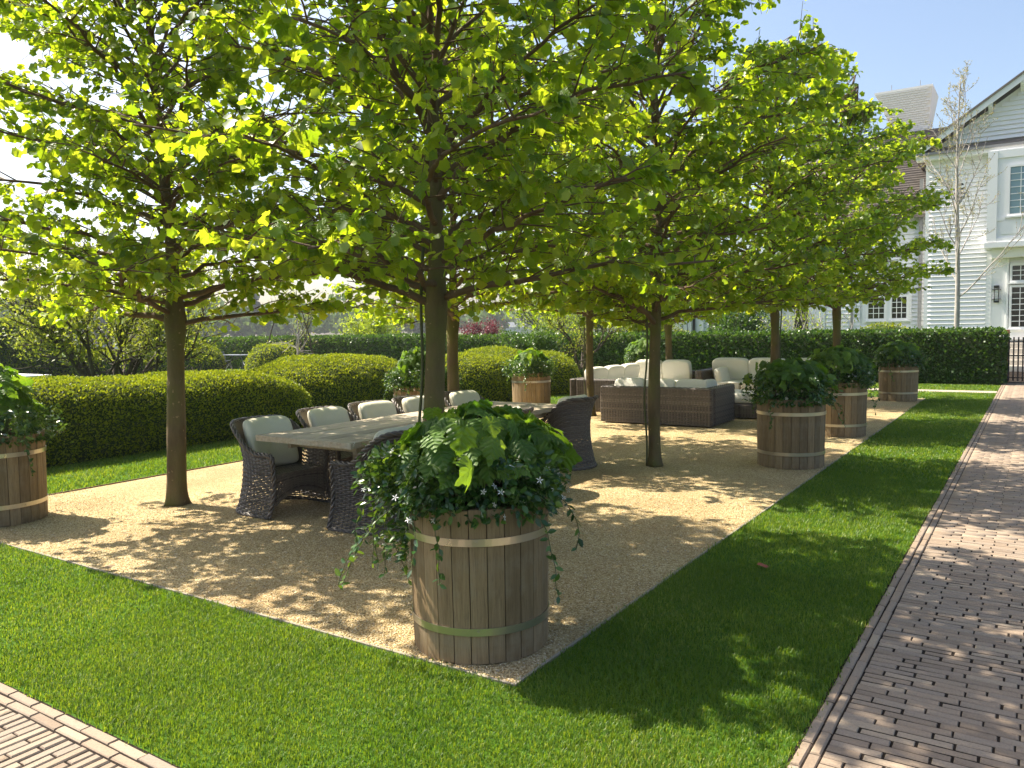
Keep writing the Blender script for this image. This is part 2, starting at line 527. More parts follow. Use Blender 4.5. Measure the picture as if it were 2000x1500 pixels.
# leaf templates ------------------------------------------------------
def palmate(fold=.18, droop=.25):
    half = [(.12, -.07), (.38, -.02), (.52, .16), (.40, .27), (.50, .42), (.56, .64), (.33, .60), (.22, .76), (0, 1.02)]
    pts = [(0, 0)] + half + [(-x, y) for x, y in half[-2::-1]]
    V = [(0, .33, .03)] + [(x, y, fold * abs(x) - droop * (x * x * 1.3 + max(0, y - .4) ** 2)) for x, y in pts]
    n = len(pts)
    F = [(0, 1 + i, 1 + (i + 1) % n) for i in range(n)]
    return np.array(V), np.array(F)
PLV, PLF = palmate()
def leaf_fine(seed, fold=.2, curl=.35, serr=.035, lob=1.0):
    # lobed leaf with toothed edge, raised between the veins and curled
    rg = np.random.default_rng(seed)
    key = [(0, 0), (.12, -.08), (.36, -.04), (.53, .14), (.42, .26), (.47, .38), (.58, .62), (.36, .62), (.24, .76), (0, 1.04)]
    if lob < 1: key = [(x * (1 if i not in (4, 7) else 1.12), y) for i, (x, y) in enumerate(key)]
    right = []
    for i in range(len(key) - 1):
        a, b = np.array(key[i]), np.array(key[i + 1])
        for k in range(3):
            p = a + (b - a) * k / 3
            if k and i > 0:
                nrm = np.array([b[1] - a[1], -(b[0] - a[0])]); nrm = nrm / (np.linalg.norm(nrm) + 1e-9)
                p = p - nrm * serr * (1 if k % 2 else -.6) * rg.uniform(.5, 1.3)
            right.append(p)
    right.append(np.array(key[-1]))
    ring = right + [np.array([-p[0], p[1]]) * [rg.uniform(.92, 1.05), 1] for p in right[-2:0:-1]]
    ring = np.array(ring); c = np.array([0, .30]); n = len(ring)
    pts = [c]; pts += list(c + (ring - c) * .5); pts += list(ring)
    pts = np.array(pts)
    ax, ay = rg.normal() * .12, rg.normal() * .12
    r2 = (pts[:, 0] ** 2 + (pts[:, 1] - .3) ** 2)
    z = fold * np.abs(pts[:, 0]) - curl * (pts[:, 0] ** 2 * 1.1 + np.maximum(0, pts[:, 1] - .35) ** 2 * .9) + ax * pts[:, 0] + ay * pts[:, 1] + .02 * np.sin(pts[:, 0] * 23 + pts[:, 1] * 17)
    V = np.stack([pts[:, 0], pts[:, 1], z], 1)
    F = [(0, 1 + i, 1 + (i + 1) % n) for i in range(n)]
    for i in range(n):
        j = (i + 1) % n; F += [(1 + i, 1 + n + i, 1 + n + j), (1 + i, 1 + n + j, 1 + j)]
    return V, np.array(F)
def palmate_small():
    half = [(.46, .12), (.34, .34), (.50, .64), (0, 1.0)]
    pts = [(0, 0)] + half + [(-x, y) for x, y in half[-2::-1]]
    V = [(x, y, .22 * abs(x) - .35 * (x * x + max(0, y - .4) ** 2)) for x, y in pts]
    return np.array(V), np.array([(0, 1, 2), (0, 2, 4), (2, 3, 4), (0, 4, 6), (4, 5, 6), (0, 6, 7)])
PSV, PSF = palmate_small()
OVV = np.array([(0, 0, 0), (.26, .35, .05), (.20, .72, .02), (0, 1, -.08), (-.20, .72, .02), (-.26, .35, .05), (0, .45, -.03)])
OVF = np.array([(0, 1, 6), (1, 2, 6), (2, 3, 6), (3, 4, 6), (4, 5, 6), (5, 0, 6)])
DIV = np.array([(0, 0, 0), (.30, .5, .06), (0, 1, -.04), (-.30, .5, .06)])
DIF = np.array([(0, 1, 2), (0, 2, 3)])

def unit(v):
    return v / (np.linalg.norm(v, axis=-1, keepdims=True) + 1e-9)

# ------------------------------------------------------------------ ground
GX0, GX1, GY0, GY1 = -8.37, -1.94, 2.9, 18.6
sheet('ground', [(-600, -20), (90, -20), (90, 440), (-600, 440)], -0.03, 'g_field')
sheet('lawn', [(-12, -4), (-.735, -4), (-.735, 26), (-12, 26)], -0.006, 'g_lawn')
sheet('garden_lawn', [(-60, 0), (-12, 0), (-12, 26), (-60, 26)], -0.006, 'g_lawn')
sheet('house_lawn', [(-60, 26), (-.735, 26), (-.735, 44), (-60, 44)], -0.008, 'g_lawn')
sheet('gravel_court', [(GX0, GY0), (GX1, GY0), (GX1, GY1), (GX0, GY1)], 0.0, 'g_gravel')
sheet('brick_path', [(-.735, -4), (3, -4), (3, 30), (-.735, 30)], -0.005, 'g_joint')
sheet('front_path', [(-14, -3), (-.735, -3), (-.735, 1.68), (-14, 1.68)], -0.002, 'g_joint')
sheet('cross_path', [(-26, 20.5), (-.735, 20.5), (-.735, 21.1), (-26, 21.1)], 0.0, 'g_pale')
sheet('terrace', [(-36, 20.6), (-23.5, 20.6), (-23.5, 23.0), (-36, 23.0)], 0.004, 'g_pale')
sheet('garden_path', [(-27, 17.6), (-12.5, 17.6), (-12.5, 19.6), (-27, 19.6)], 0.002, 'g_pale')
sheet('water', [(-590, 60), (-60, 60), (-60, 230), (-590, 230)], -0.02, 'g_water')

# ---- pebbles on the gravel
def pebbles():
    P = []
    def reg(x0, x1, y0, y1, dens, s0, s1):
        n = int((x1 - x0) * (y1 - y0) * dens)
        p = np.stack([rng.uniform(x0, x1, n), rng.uniform(y0, y1, n), np.full(n, .002)], 1)
        d = np.hypot(p[:, 0], p[:, 1])
        P.append((p, rng.uniform(s0, s1, n)))
    reg(-4.2, GX1, GY0, 4.6, 4200, .0028, .0062)
    reg(-6.9, -4.2, GY0, 4.6, 2600, .003, .0065)
    reg(-4.2, GX1, 4.6, 7.0, 1500, .004, .007)
    reg(GX0, -6.9, GY0, 4.4, 1200, .004, .007)
    p = np.concatenate([a for a, b in P]); s = np.concatenate([b for a, b in P])
    n = len(p)
    V = np.array([(1, 0, 0), (0, 1, 0), (-1, 0, 0), (0, -1, 0), (0, 0, .8), (0, 0, -.5)])
    F = np.array([(0, 1, 4), (1, 2, 4), (2, 3, 4), (3, 0, 4)])
    R = frames(unit(rng.normal(size=(n, 3)) * [1, 1, .25]), np.tile([0, 0, 1.0], (n, 1)) + rng.normal(size=(n, 3)) * .35)
    size = s[:, None] * rng.uniform(.65, 1.3, (n, 3))
    v, f, r = scatter(V, F, p, R, size)
    o = obj('gravel', fastmesh('gravel', v, f, r, 'pebble'), kind='stuff')
    tag(o, 'loose golden pea gravel on the seating court', 'gravel')
pebbles()

# ---- grass
def blades(name, regs, label):
    Vs, Fs, Rs, n0 = [], [], [], 0
    for x0, x1, y0, y1, dens, w, h in regs:
        n = int((x1 - x0) * (y1 - y0) * dens)
        p = np.stack([rng.uniform(x0, x1, n), rng.uniform(y0, y1, n), np.full(n, -.006)], 1)
        p[:, :2] += rng.normal(size=(n, 2)) * .014
        # patchy height
        hh = h * rng.uniform(.55, 1.25, n) * (1 + .25 * np.sin(p[:, 0] * 5 + 1.3 * np.sin(p[:, 1] * 3.1)) * np.sin(p[:, 1] * 4.3 + p[:, 0] * 2))
        az = rng.uniform(0, 2 * PI, n)
        lean = rng.uniform(.15, 1.0, n)
        d = np.stack([np.cos(az), np.sin(az), np.zeros(n)], 1)
        s = np.stack([-np.sin(az), np.cos(az), np.zeros(n)], 1) * (w * rng.uniform(.6, 1.3, n))[:, None]
        up = np.array([0, 0, 1.0])
        mid = p + up * (hh * .6)[:, None] + d * (hh * lean * .25)[:, None]
        tip = p + up * (hh * (1 - .25 * lean))[:, None] + d * (hh * lean * .8)[:, None]
        V = np.stack([p - s, p + s, mid - s * .7, mid + s * .7, tip], 1).reshape(-1, 3)
        F = (np.array([(0, 1, 3), (0, 3, 2), (2, 3, 4)] if w < .003 else [(0, 1, 4)])[None] + (np.arange(n) * 5)[:, None, None]).reshape(-1, 3) + n0
        Vs.append(V); Fs.append(F); pat = .5 + .25 * np.sin(p[:, 0] * 2.1 + 1.7 * np.sin(p[:, 1] * 1.3)) + .25 * np.sin(p[:, 1] * 3.3 + p[:, 0] * 1.9 + np.sin(p[:, 0] * 7))
        Rs.append(np.repeat(np.clip(rng.random(n) * .62 + .40 * pat, 0, .999), 5)); n0 += len(V)  # patch tone paints in sunlit spots along with dry grass
    o = obj(name, fastmesh(name, np.concatenate(Vs), np.concatenate(Fs), np.concatenate(Rs), 'grass'), kind='stuff')
    tag(o, label, 'grass')
blades('grass', [(-4.3, -.73, 1.69, 2.87, 24000, .0019, .027), (-7.6, -4.3, 1.69, 2.87, 12000, .0025, .027),
                 (-1.925, -.73, 2.87, 5.2, 17000, .0023, .028), (-1.925, -.73, 5.2, 9, 8500, .0036, .03),
                 (-1.925, -.73, 9, 20.45, 3000, .007, .032), (-10.3, -8.39, 2.9, 9, 2600, .0065, .036),
                 (-10.3, -8.39, 9, 18, 1300, .010, .036), (-6, -.74, 21.1, 22.95, 1200, .012, .04),
                 (-10, -1.9, 18.65, 20.45, 800, .012, .04), (-12.6, -7.6, 1.69, 2.87, 2500, .006, .036)],
       'short green mown grass round the gravel court')

# ---- bricks
def brick_template(l, w, h=.05, b=.005):
    x, y = l / 2, w / 2
    V = []
    for dx, dy, z in ((0, 0, -h), (0, 0, -b), (b, b, 0)):
        V += [(-x + dx * .6, -y + dy, z), (x - dx * .6, -y + dy, z), (x - dx * .6, y - dy, z), (-x + dx * .6, y - dy, z)]
    F = [(8, 9, 10, 11)]
    for k in (0, 1):
        for j in range(4):
            F.append((k * 4 + j, k * 4 + (j + 1) % 4, (k + 1) * 4 + (j + 1) % 4, (k + 1) * 4 + j))
    return V, F

def lay(parent_name, spots, seed):
    """spots: list of (x, y, rz, length, width, z)"""
    rg = random.Random(seed)
    parent = bpy.data.objects[parent_name]
    spots = sorted(spots, key=lambda s: s[0] ** 2 + s[1] ** 2 if True else 0)
    def seen(s):
        v = np.array([s[0], s[1], -CAM_H]); z = v @ f_
        if z < .2: return False
        px = 1000 + 1550 * (v @ r_) / z; py = 750 - 1550 * (v @ u_) / z
        return -20 < px < 2020 and py < 1530
    near = [s for s in spots if seen(s)][:300]
    ns = set(id(s) for s in near)
    meshes = {}
    for s in near:
        key = (s[3], s[4], rg.randrange(3))
        if key not in meshes:
            mb = MB(); V, F = brick_template(s[3] * (1 - .012 * key[2]), s[4] * (1 - .04 * key[2]), b=.004 + .001 * key[2]); mb.add(V, F, 0.0)
            meshes[key] = mb.mesh('brick', 'brick')
        o = bpy.data.objects.new('brick', meshes[key]); col.objects.link(o)
        o.location = (s[0], s[1], s[5] + rg.uniform(-.002, .002)); o.rotation_euler = (rg.gauss(0, .012), rg.gauss(0, .01), s[2] + rg.gauss(0, .006))
        o.parent = parent
    rest = [s for s in spots if id(s) not in ns]
    V, F = brick_template(1, 1, .05, 0)
    V = np.array(V); F = np.array(F)
    Vs, Fs, Rs, k = [], [], [], 0
    V0, F0 = brick_template(.19, .04, b=.004); V0 = np.array(V0); F0 = np.array(F0)
    for s in rest:
        v = V0.copy(); v[:, 0] *= s[3] / .19; v[:, 1] *= s[4] / .04
        a = s[2] + rg.gauss(0, .006); c, q = math.cos(a), math.sin(a)
        x = v[:, 0] * c - v[:, 1] * q + s[0]; y = v[:, 0] * q + v[:, 1] * c + s[1]
        Vs.append(np.stack([x, y, v[:, 2] + s[5] + rg.uniform(-.002, .002)], 1)); Fs.append(F0 + k); k += len(v)
        Rs.append(np.full(len(v), rg.random()))
    o = obj('brick', fastmesh('brick_field', np.concatenate(Vs), np.concatenate(Fs), np.concatenate(Rs), 'brick'), parent, kind='stuff')

def path_right():
    S = []; ex = -.725
    for c in range(2):
        y = -1.0 + c * .11
        while y < 24:
            S.append((ex + .022 + c * .047, y + .095, PI / 2, .188, .041, .002)); y += .194
    row = 0; y = 1.2
    x_in = ex + .094
    while y < 24:
        off = ((row % 2) * .5 + [0, .1, -.07, .16, .02, -.12][row % 6]) % 1.0
        x = x_in
        first = True
        while x < 1.3:
            L = .20
            if first and off > .12: L = .20 * off
            S.append((x + L / 2, y, 0, round(L - .002, 3), .0445, 0.0)); x += L + .004
            first = False
        y += .0505; row += 1
    lay('brick_path', S, 3)
def path_left():
    S = []; ey = 1.668
    for c in range(2):
        x = -9.0 + c * .1
        while x < -1.6:
            S.append((x, ey - .022 - c * .052, 0, .196, .046, .004)); x += .203
    x = -7; colm = 0
    while x < -1.6:
        off = (colm % 2) * .0975
        y = ey - .105; first = True
        while y > .55:
            L = .19 if not (first and off) else .092
            S.append((x, y - L / 2, PI / 2, L - .002, .0445, .003)); y -= L + .005; first = False
        x += .0505; colm += 1
    lay('front_path', S, 4)
path_right(); path_left()

# edging strips
def edging():
    mb = MB(); mb.box(GX1 - .004, GX1 + .012, GY0 - .01, GY1, -.05, .004)
    o = obj('edging_strip', mb.mesh('edging_strip', 'edge')); tag(o, 'thin pale edging between the gravel and the right hand grass strip', 'edging', 'metal edging round the gravel')
    mb = MB(); mb.box(GX0, GX1 - .005, GY0 - .014, GY0 + .002, -.05, .004)
    o = obj('edging_strip', mb.mesh('edging_strip', 'edge')); tag(o, 'thin pale edging between the gravel and the sunny front lawn', 'edging', 'metal edging round the gravel')
    mb = MB(); mb.box(GX0 - .012, GX0, GY0, GY1, -.05, .012)
    o = obj('edging_strip', mb.mesh('edging_strip', 'rust')); tag(o, 'rusty brown edging between the gravel and the grass below the clipped mounds', 'edging', 'metal edging round the gravel')
edging()

# ------------------------------------------------------------------ trees
LEAFME = None
def sr(az, a, b, n=3.2):
    """superellipse radius"""
    c, s = abs(math.cos(az)) / a, abs(math.sin(az)) / b
    return (c ** n + s ** n) ** (-1 / n)

def plane_tree(label, group, loc, seed, r_base=.095, fork=1.75, a=1.85, b=1.7, zb=1.95, zt=5.8, nl=56, nleaf=300, dens=1.0, cable=False, steep=1.0):
    global LEAFME
    rg = np.random.default_rng(seed)
    root = thing('plane_tree', label, 'tree', loc, 0, group)
    zs = np.r_[0, .03, .07, .13, .22, np.linspace(.35, zt - .95, 17)]
    sway = np.stack([.035 * np.sin(zs * 1.3 + seed) - .035 * math.sin(seed), .035 * np.cos(zs * 1.1 + seed) - .035 * math.cos(seed), zs], 1)
    rad = r_base * (1.0 + .34 * np.exp(-zs / .10)) * np.where(zs < fork, 1 - .07 * zs, (1 - .07 * fork) * np.maximum(.12, .80 - (zs - fork) / (zt - fork) * .72))
    rad = rad * (1 + .05 * np.sin(zs * 5 + seed))
    rad += .25 * r_base * np.exp(-((zs - fork) / .13) ** 2)
    mb = MB(); mb.tube(sway, rad, 18)
    tv = mb.v[0].reshape(22, 18, 3); th_ = np.arange(18) * 2 * PI / 18
    wob = 1 + .045 * np.sin(3 * th_[None] + zs[:, None] * 2.2 + seed) + .03 * np.sin(5 * th_[None] - zs[:, None] * 4.1) + .22 * np.exp(-zs[:, None] / .07) * np.maximum(0, np.sin(5 * th_[None] + seed))
    tv[:] = sway[:, None, :] + (tv - sway[:, None, :]) * wob[:, :, None]
    obj('trunk', mb.mesh('trunk', 'bark', True), root)
    if cable:
        z2 = np.linspace(.0, 2.2, 24)
        ca = math.pi * .98
        cp = np.stack([np.interp(z2, zs, sway[:, 0]) + (r_base + .016) * math.cos(ca) + .012 * np.sin(z2 * 6), np.interp(z2, zs, sway[:, 1]) + (r_base + .03) * math.sin(ca) - .05, z2], 1)
        mb = MB(); mb.tube(cp, .011, 6)
        obj('cable', mb.mesh('cable', 'vine', True), root)
    tips = []   # (pos, dir) leaf sites
    def bez(p0, p1, p2, n):
        t = np.linspace(0, 1, n)[:, None]
        return (1 - t) ** 2 * p0 + 2 * t * (1 - t) * p1 + t * t * p2
    def clampp(p):
        az = math.atan2(p[1], p[0]); R = sr(az, a, b)
        rr = math.hypot(p[0], p[1])
        zz = (p[2] - zb) / (zt - zb)
        lim = R * (1.0 if zz < .55 else max(.12, math.sqrt(max(0, 1 - ((zz - .55) / .47) ** 2))))
        if rr > lim: p = p * np.array([lim / rr, lim / rr, 1])
        if p[2] > zt: p = np.array([p[0], p[1], zt - .04])
        return p
    az0 = rg.uniform(0, 6.28)
    for i in range(nl):
        t = i / (nl - 1)
        h0 = fork - .08 + (zt - fork - .75) * t ** 1.08
        az = az0 + i * 2.39996 + rg.normal() * .15
        R = sr(az, a, b)
        reach = R * (rg.uniform(.82, 1.0) if t < .62 else rg.uniform(.75, 1.0) * (1 - (t - .62) * .9))
        rise = (.12 + 1.25 * t) * rg.uniform(.55, 1.25) * steep + (.35 if t > .7 else 0)
        if i < 8: rise = rg.uniform(.10, .5)
        cx = np.interp(h0, zs, sway[:, 0]); cyy = np.interp(h0, zs, sway[:, 1])
        d = np.array([math.cos(az), math.sin(az), 0])
        p0 = np.array([cx, cyy, h0])
        side = np.array([-d[1], d[0], 0]) * rg.normal() * .25
        p1 = p0 + d * reach * .42 + np.array([0, 0, rise * .95]) + side
        p2 = clampp(p0 + d * reach + np.array([0, 0, rise]) - side * .5)
        L = bez(p0, p1, p2, 14)
        L[2:] += rg.normal(size=(12, 3)) * .014
        r1 = rg.uniform(.018, .029) * (1.15 - .55 * t)
        mb = MB(); mb.tube(L, np.linspace(r1, .007, 14), 7)
        length = np.linalg.norm(np.diff(L, axis=0), axis=1).sum()
        nt_ = max(5, int(length / .105))
        for k in range(nt_):
            tt = .16 + .84 * (k + rg.uniform(0, .6)) / nt_
            tt = min(tt, .999)
            idx = tt * 13; i0 = int(idx); q = L[i0] + (L[min(13, i0 + 1)] - L[i0]) * (idx - i0)
            ld = unit(L[min(13, i0 + 1)] - L[max(0, i0 - 1)])
            sg = 1 if k % 2 else -1
            ang = sg * rg.uniform(.6, 1.2)
            dd = np.array([ld[0] * math.cos(ang) - ld[1] * math.sin(ang), ld[0] * math.sin(ang) + ld[1] * math.cos(ang), 0])
            dd = unit(dd + np.array([0, 0, rg.uniform(-.15, .55)]))
            tl = rg.uniform(.35, .75) * (1.05 - .45 * tt)
            e = clampp(q + dd * tl)
            m = q + (e - q) * .5 + np.array([0, 0, .04]) + rg.normal(size=3) * .02
            T = bez(q, m, e, 5)
            mb.tube(T[::2], [.008, .0055, .0035], 3, cap=False)
            nn = int(12 * dens + .5)
            for j in range(nn):
                s = .25 + .75 * (j + .5) / nn
                ii = s * 4; a0 = int(min(3, ii)); pp = T[a0] + (T[a0 + 1] - T[a0]) * (ii - a0)
                tips.append((pp, unit(e - q)))
            for j in range(2 + (rg.random() < .6)):
                s = rg.uniform(.3, .9); ii = s * 4; a0 = int(min(3, ii)); pp = T[a0] + (T[a0 + 1] - T[a0]) * (ii - a0)
                d3 = unit(dd + rg.normal(size=3) * [.7, .7, .4])
                e3 = clampp(pp + d3 * rg.uniform(.14, .3))
                mb.tube([pp, e3], [.004, .002], 3, cap=False)
                for s3 in (.3, .5, .7, .88, 1.0): tips.append((pp + (e3 - pp) * s3, d3))
            for j in range(3): tips.append((e, unit(e - q)))
        obj('limb', mb.mesh('limb', 'twig', True), root)
    P = np.array([t[0] for t in tips]); D = np.array([t[1] for t in tips])
    n = len(P)
    out = unit(D + rg.normal(size=(n, 3)) * .75) ; out[:, 2] = out[:, 2] * .5 - rg.uniform(.05, 1.15, n)
    out = unit(out)
    nd = np.tile([0, 0, 1.0], (n, 1)) + rg.normal(size=(n, 3)) * .7
    Rm = frames(out, nd)
    size = .042 + .056 * rg.random(n) ** 1.5
    P = P + out * (size * .35)[:, None]
    ph3 = rg.uniform(0, 6, 3)
    pocket = np.sin(P[:, 0] * 3.6 + ph3[0] + np.sin(P[:, 2] * 2.3)) * np.sin(P[:, 1] * 3.9 + ph3[1]) + .5 * np.sin(P[:, 0] * 8 + P[:, 1] * 7 + P[:, 2] * 4 + ph3[2])
    keep_ = (pocket > -.36) | (rg.random(n) < .22)
    P, Rm, size = P[keep_], Rm[keep_], size[keep_]; n = len(P)
    # the leaves that show largest are leaf objects
    wp = P + np.array(loc)
    dist = np.linalg.norm(wp - np.array([0, 0, CAM_H]), axis=1) / size
    zc = (wp - np.array([0, 0, CAM_H]))
    zz = zc @ f_; px = 1000 + 1550 * (zc @ r_) / zz; py = 750 - 1550 * (zc @ u_) / zz
    vis = (zz > .3) & (px > 0) & (px < 2000) & (py > 0)
    order = np.argsort(np.where(vis, dist, 1e6))
    pick = order[:nleaf]; rest = np.ones(n, bool); rest[pick] = False
    if LEAFME is None:
        LEAFME = []
        for k_, (fo, cu) in enumerate(((.25, .3), (.1, .6), (.4, .5), (-.1, .35))):
            lv, lf = leaf_fine(k_, fo, cu, .02)
            LEAFME.append(fastmesh('leaf', lv, lf, np.zeros(len(lv)), 'leafv'))
    for i in pick:
        o = bpy.data.objects.new('leaf', LEAFME[i % 4]); col.objects.link(o); o.parent = root
        mm = Matrix([[*(Rm[i][0] * size[i]), P[i][0]], [*(Rm[i][1] * size[i]), P[i][1]], [*(Rm[i][2] * size[i]), P[i][2]], [0, 0, 0, 1]])
        o.matrix_basis = mm
    v, f, r = scatter(PSV, PSF, P[rest], Rm[rest], size[rest], rg.random(n)[rest])
    obj('foliage', fastmesh('foliage', v, f, r, 'leaf'), root, kind='stuff')
    print('tree', label, n)
    return root

G = 'plane trees in two rows on the gravel'
T1 = plane_tree('front left plane tree with a bare trunk on open gravel, left of the dining table', G, (-6.8, 4.45, 0), 11, .087, 1.78)
T2 = plane_tree('plane tree rising behind the near wooden tub, in front of the dining table', G, (-3.62, 4.4, 0), 23, .080, 1.86, cable=True, steep=1.45)
T3 = plane_tree('slim plane tree with a cable up its trunk, before the wicker sofa back', G, (-3.65, 8.47, 0), 35, .070, 1.66, cable=True)
T4 = plane_tree('leaning slim plane tree growing between the two left sofas', G, (-6.78, 12.85, 0), 47, .072, 1.85, cable=True)
kids = kidmap([T1, T2, T3, T4])
copy_tree(T1, kids, (-6.75, 8.75, 0), 1.9, 'plane tree across the dining table, just right of the nearer trunk', G)
copy_tree(T1, kids, (-6.85, 16.8, 0), 2.4, 'plane tree behind the back corner of the left sectional sofa', G, .95)
copy_tree(T4, kids, (-3.52, 12.85, 0), 3.5, 'plane tree behind the second tub from the front on the right', G)
copy_tree(T2, kids, (-3.45, 17.2, 0), 4.3, 'farthest plane tree of the right row, nearest to the white house', G, (1.06, 1.06, 1.03))

# ------------------------------------------------------------------ tubs and their planting
def make_tub(label, group, loc):
    root = thing('wooden_tub', label, 'planter', loc, 0, group)
    R, H, n = .36, .75, 26
    mb = MB()
    w = 2 * PI / n
    V = []; g = .012
    rings = []
    for z, ro, ri in ((0, R - .012, R - .05), (H, R, R - .038)):
        for aa in (-w / 2 + g / 2 * 1.0, -w / 6, w / 6, w / 2 - g / 2):
            rings.append((ro * math.cos(aa), ro * math.sin(aa), z))
        for aa in (w / 2 - g / 2, -w / 2 + g / 2):
            rings.append((ri * math.cos(aa), ri * math.sin(aa), z))
    F = [(0, 1, 7, 6), (1, 2, 8, 7), (2, 3, 9, 8), (3, 4, 10, 9), (4, 5, 11, 10), (5, 0, 6, 11), (6, 7, 8, 9, 10, 11), (5, 4, 3, 2, 1, 0)]
    mb.add(rings, F, 0)
    me = mb.mesh('stave', 'stave')
    for i in range(n):
        o = obj('stave', me, root, (0, 0, .004 + .003 * math.sin(i * 2.3)), (0, 0, i * w))
        k = 1 + .004 * math.sin(i * 5.1); o.scale = (k, k, 1)
    th = np.linspace(0, 2 * PI, 73)[:-1]
    for z0 in (.145, .58):
        P = []
        for z, off in ((z0, .002), (z0, .006), (z0 + .036, .006), (z0 + .036, .002)):
            rr = R - .012 + .012 * z / H + off
            P.append(np.stack([rr * np.cos(th), rr * np.sin(th), np.full(72, z)], 1))
        mb = MB(); mb.grid(np.array(P), closed=True)
        hp = obj('hoop', mb.mesh('hoop', 'hoop', False), root)
        for aa in (1.2, 2.6, 4.0, 5.3):
            mb = MB(); ca, sa = math.cos(aa), math.sin(aa); rr = R + .004
            pts = np.array([(rr, 0, z0 + .02), (rr + .006, 0, z0 + .02)]); pts = np.stack([pts[:, 0] * ca, pts[:, 0] * sa, pts[:, 2]], 1)
            mb.tube(pts, .006, 8)
            obj('rivet', mb.mesh('rivet', 'hoop'), hp)
    mb = MB()
    P = []
    for rr in np.linspace(0.001, R - .045, 8):
        P.append(np.stack([rr * np.cos(th), rr * np.sin(th), np.full(72, .67 + .02 * (1 - rr / R)) + .008 * np.sin(th * 7 + rr * 40)], 1))
    mb.grid(np.array(P), closed=True)
    obj('soil', mb.mesh('soil', 'soil', True), root)
    return root

HYME = []
for k_, (fo, cu) in enumerate(((.2, .5), (.05, .9), (.3, .4), (-.05, .6))):
    lv, lf = leaf_fine(40 + k_, fo, cu, .04, .9)
    HYME.append(fastmesh('leaf', lv * [1.05, 1, 1], lf, np.zeros(len(lv)), 'hydv'))
def hydrangea(label, group, loc, seed, n=125, rad=.44, zc=.86, hz=.36, size=(.11, .17)):
    rg = np.random.default_rng(seed)
    root = thing('oakleaf_hydrangea', label, 'shrub', loc, 0, group)
    # stems
    ends = []
    for i in range(16):
        az = rg.uniform(0, 2 * PI); rr = rad * .75 * math.sqrt(rg.random())
        e = np.array([rr * math.cos(az), rr * math.sin(az), zc + hz * .75 * math.sqrt(max(0, 1 - (rr / rad) ** 2)) - .05])
        b0 = np.array([e[0] * .25, e[1] * .25, .67])
        m = (b0 + e) / 2 + [e[0] * .1, e[1] * .1, .02]
        mb = MB(); t = np.linspace(0, 1, 6)[:, None]
        mb.tube((1 - t) ** 2 * b0 + 2 * t * (1 - t) * m + t * t * e, np.linspace(.007, .003, 6), 5)
        obj('stem', mb.mesh('stem', 'vine', True), root)
    u = rg.random(n); az = np.arange(n) * 2.39996 + rg.normal(size=n) * .2
    el = np.arcsin(1 - u * 1.05)       # mostly upper half
    k = rg.uniform(.62, 1.0, n) + .16 * np.sin(az * 3 + seed) * rg.random(n) + .10 * (rg.random(n) < .2)
    P = np.stack([rad * k * np.cos(el) * np.cos(az), rad * k * np.cos(el) * np.sin(az), zc + hz * k * np.sin(el)], 1)
    outw = unit(P - [0, 0, zc - .1])
    yd = unit(np.stack([np.cos(az), np.sin(az), -rg.uniform(.15, 1.0, n)], 1) + rg.normal(size=(n, 3)) * .4)
    nd = unit(outw + [0, 0, .5] + rg.normal(size=(n, 3)) * .35)
    Rm = frames(yd, nd); s = rg.uniform(*size, n)
    P = P - yd * (s * .4)[:, None]
    for i in range(n):
        o = bpy.data.objects.new('leaf', HYME[i % 4]); col.objects.link(o); o.parent = root
        o.matrix_basis = Matrix([[*(Rm[i][0] * s[i]), P[i][0]], [*(Rm[i][1] * s[i]), P[i][1]], [*(Rm[i][2] * s[i]), P[i][2]], [0, 0, 0, 1]])
    return root

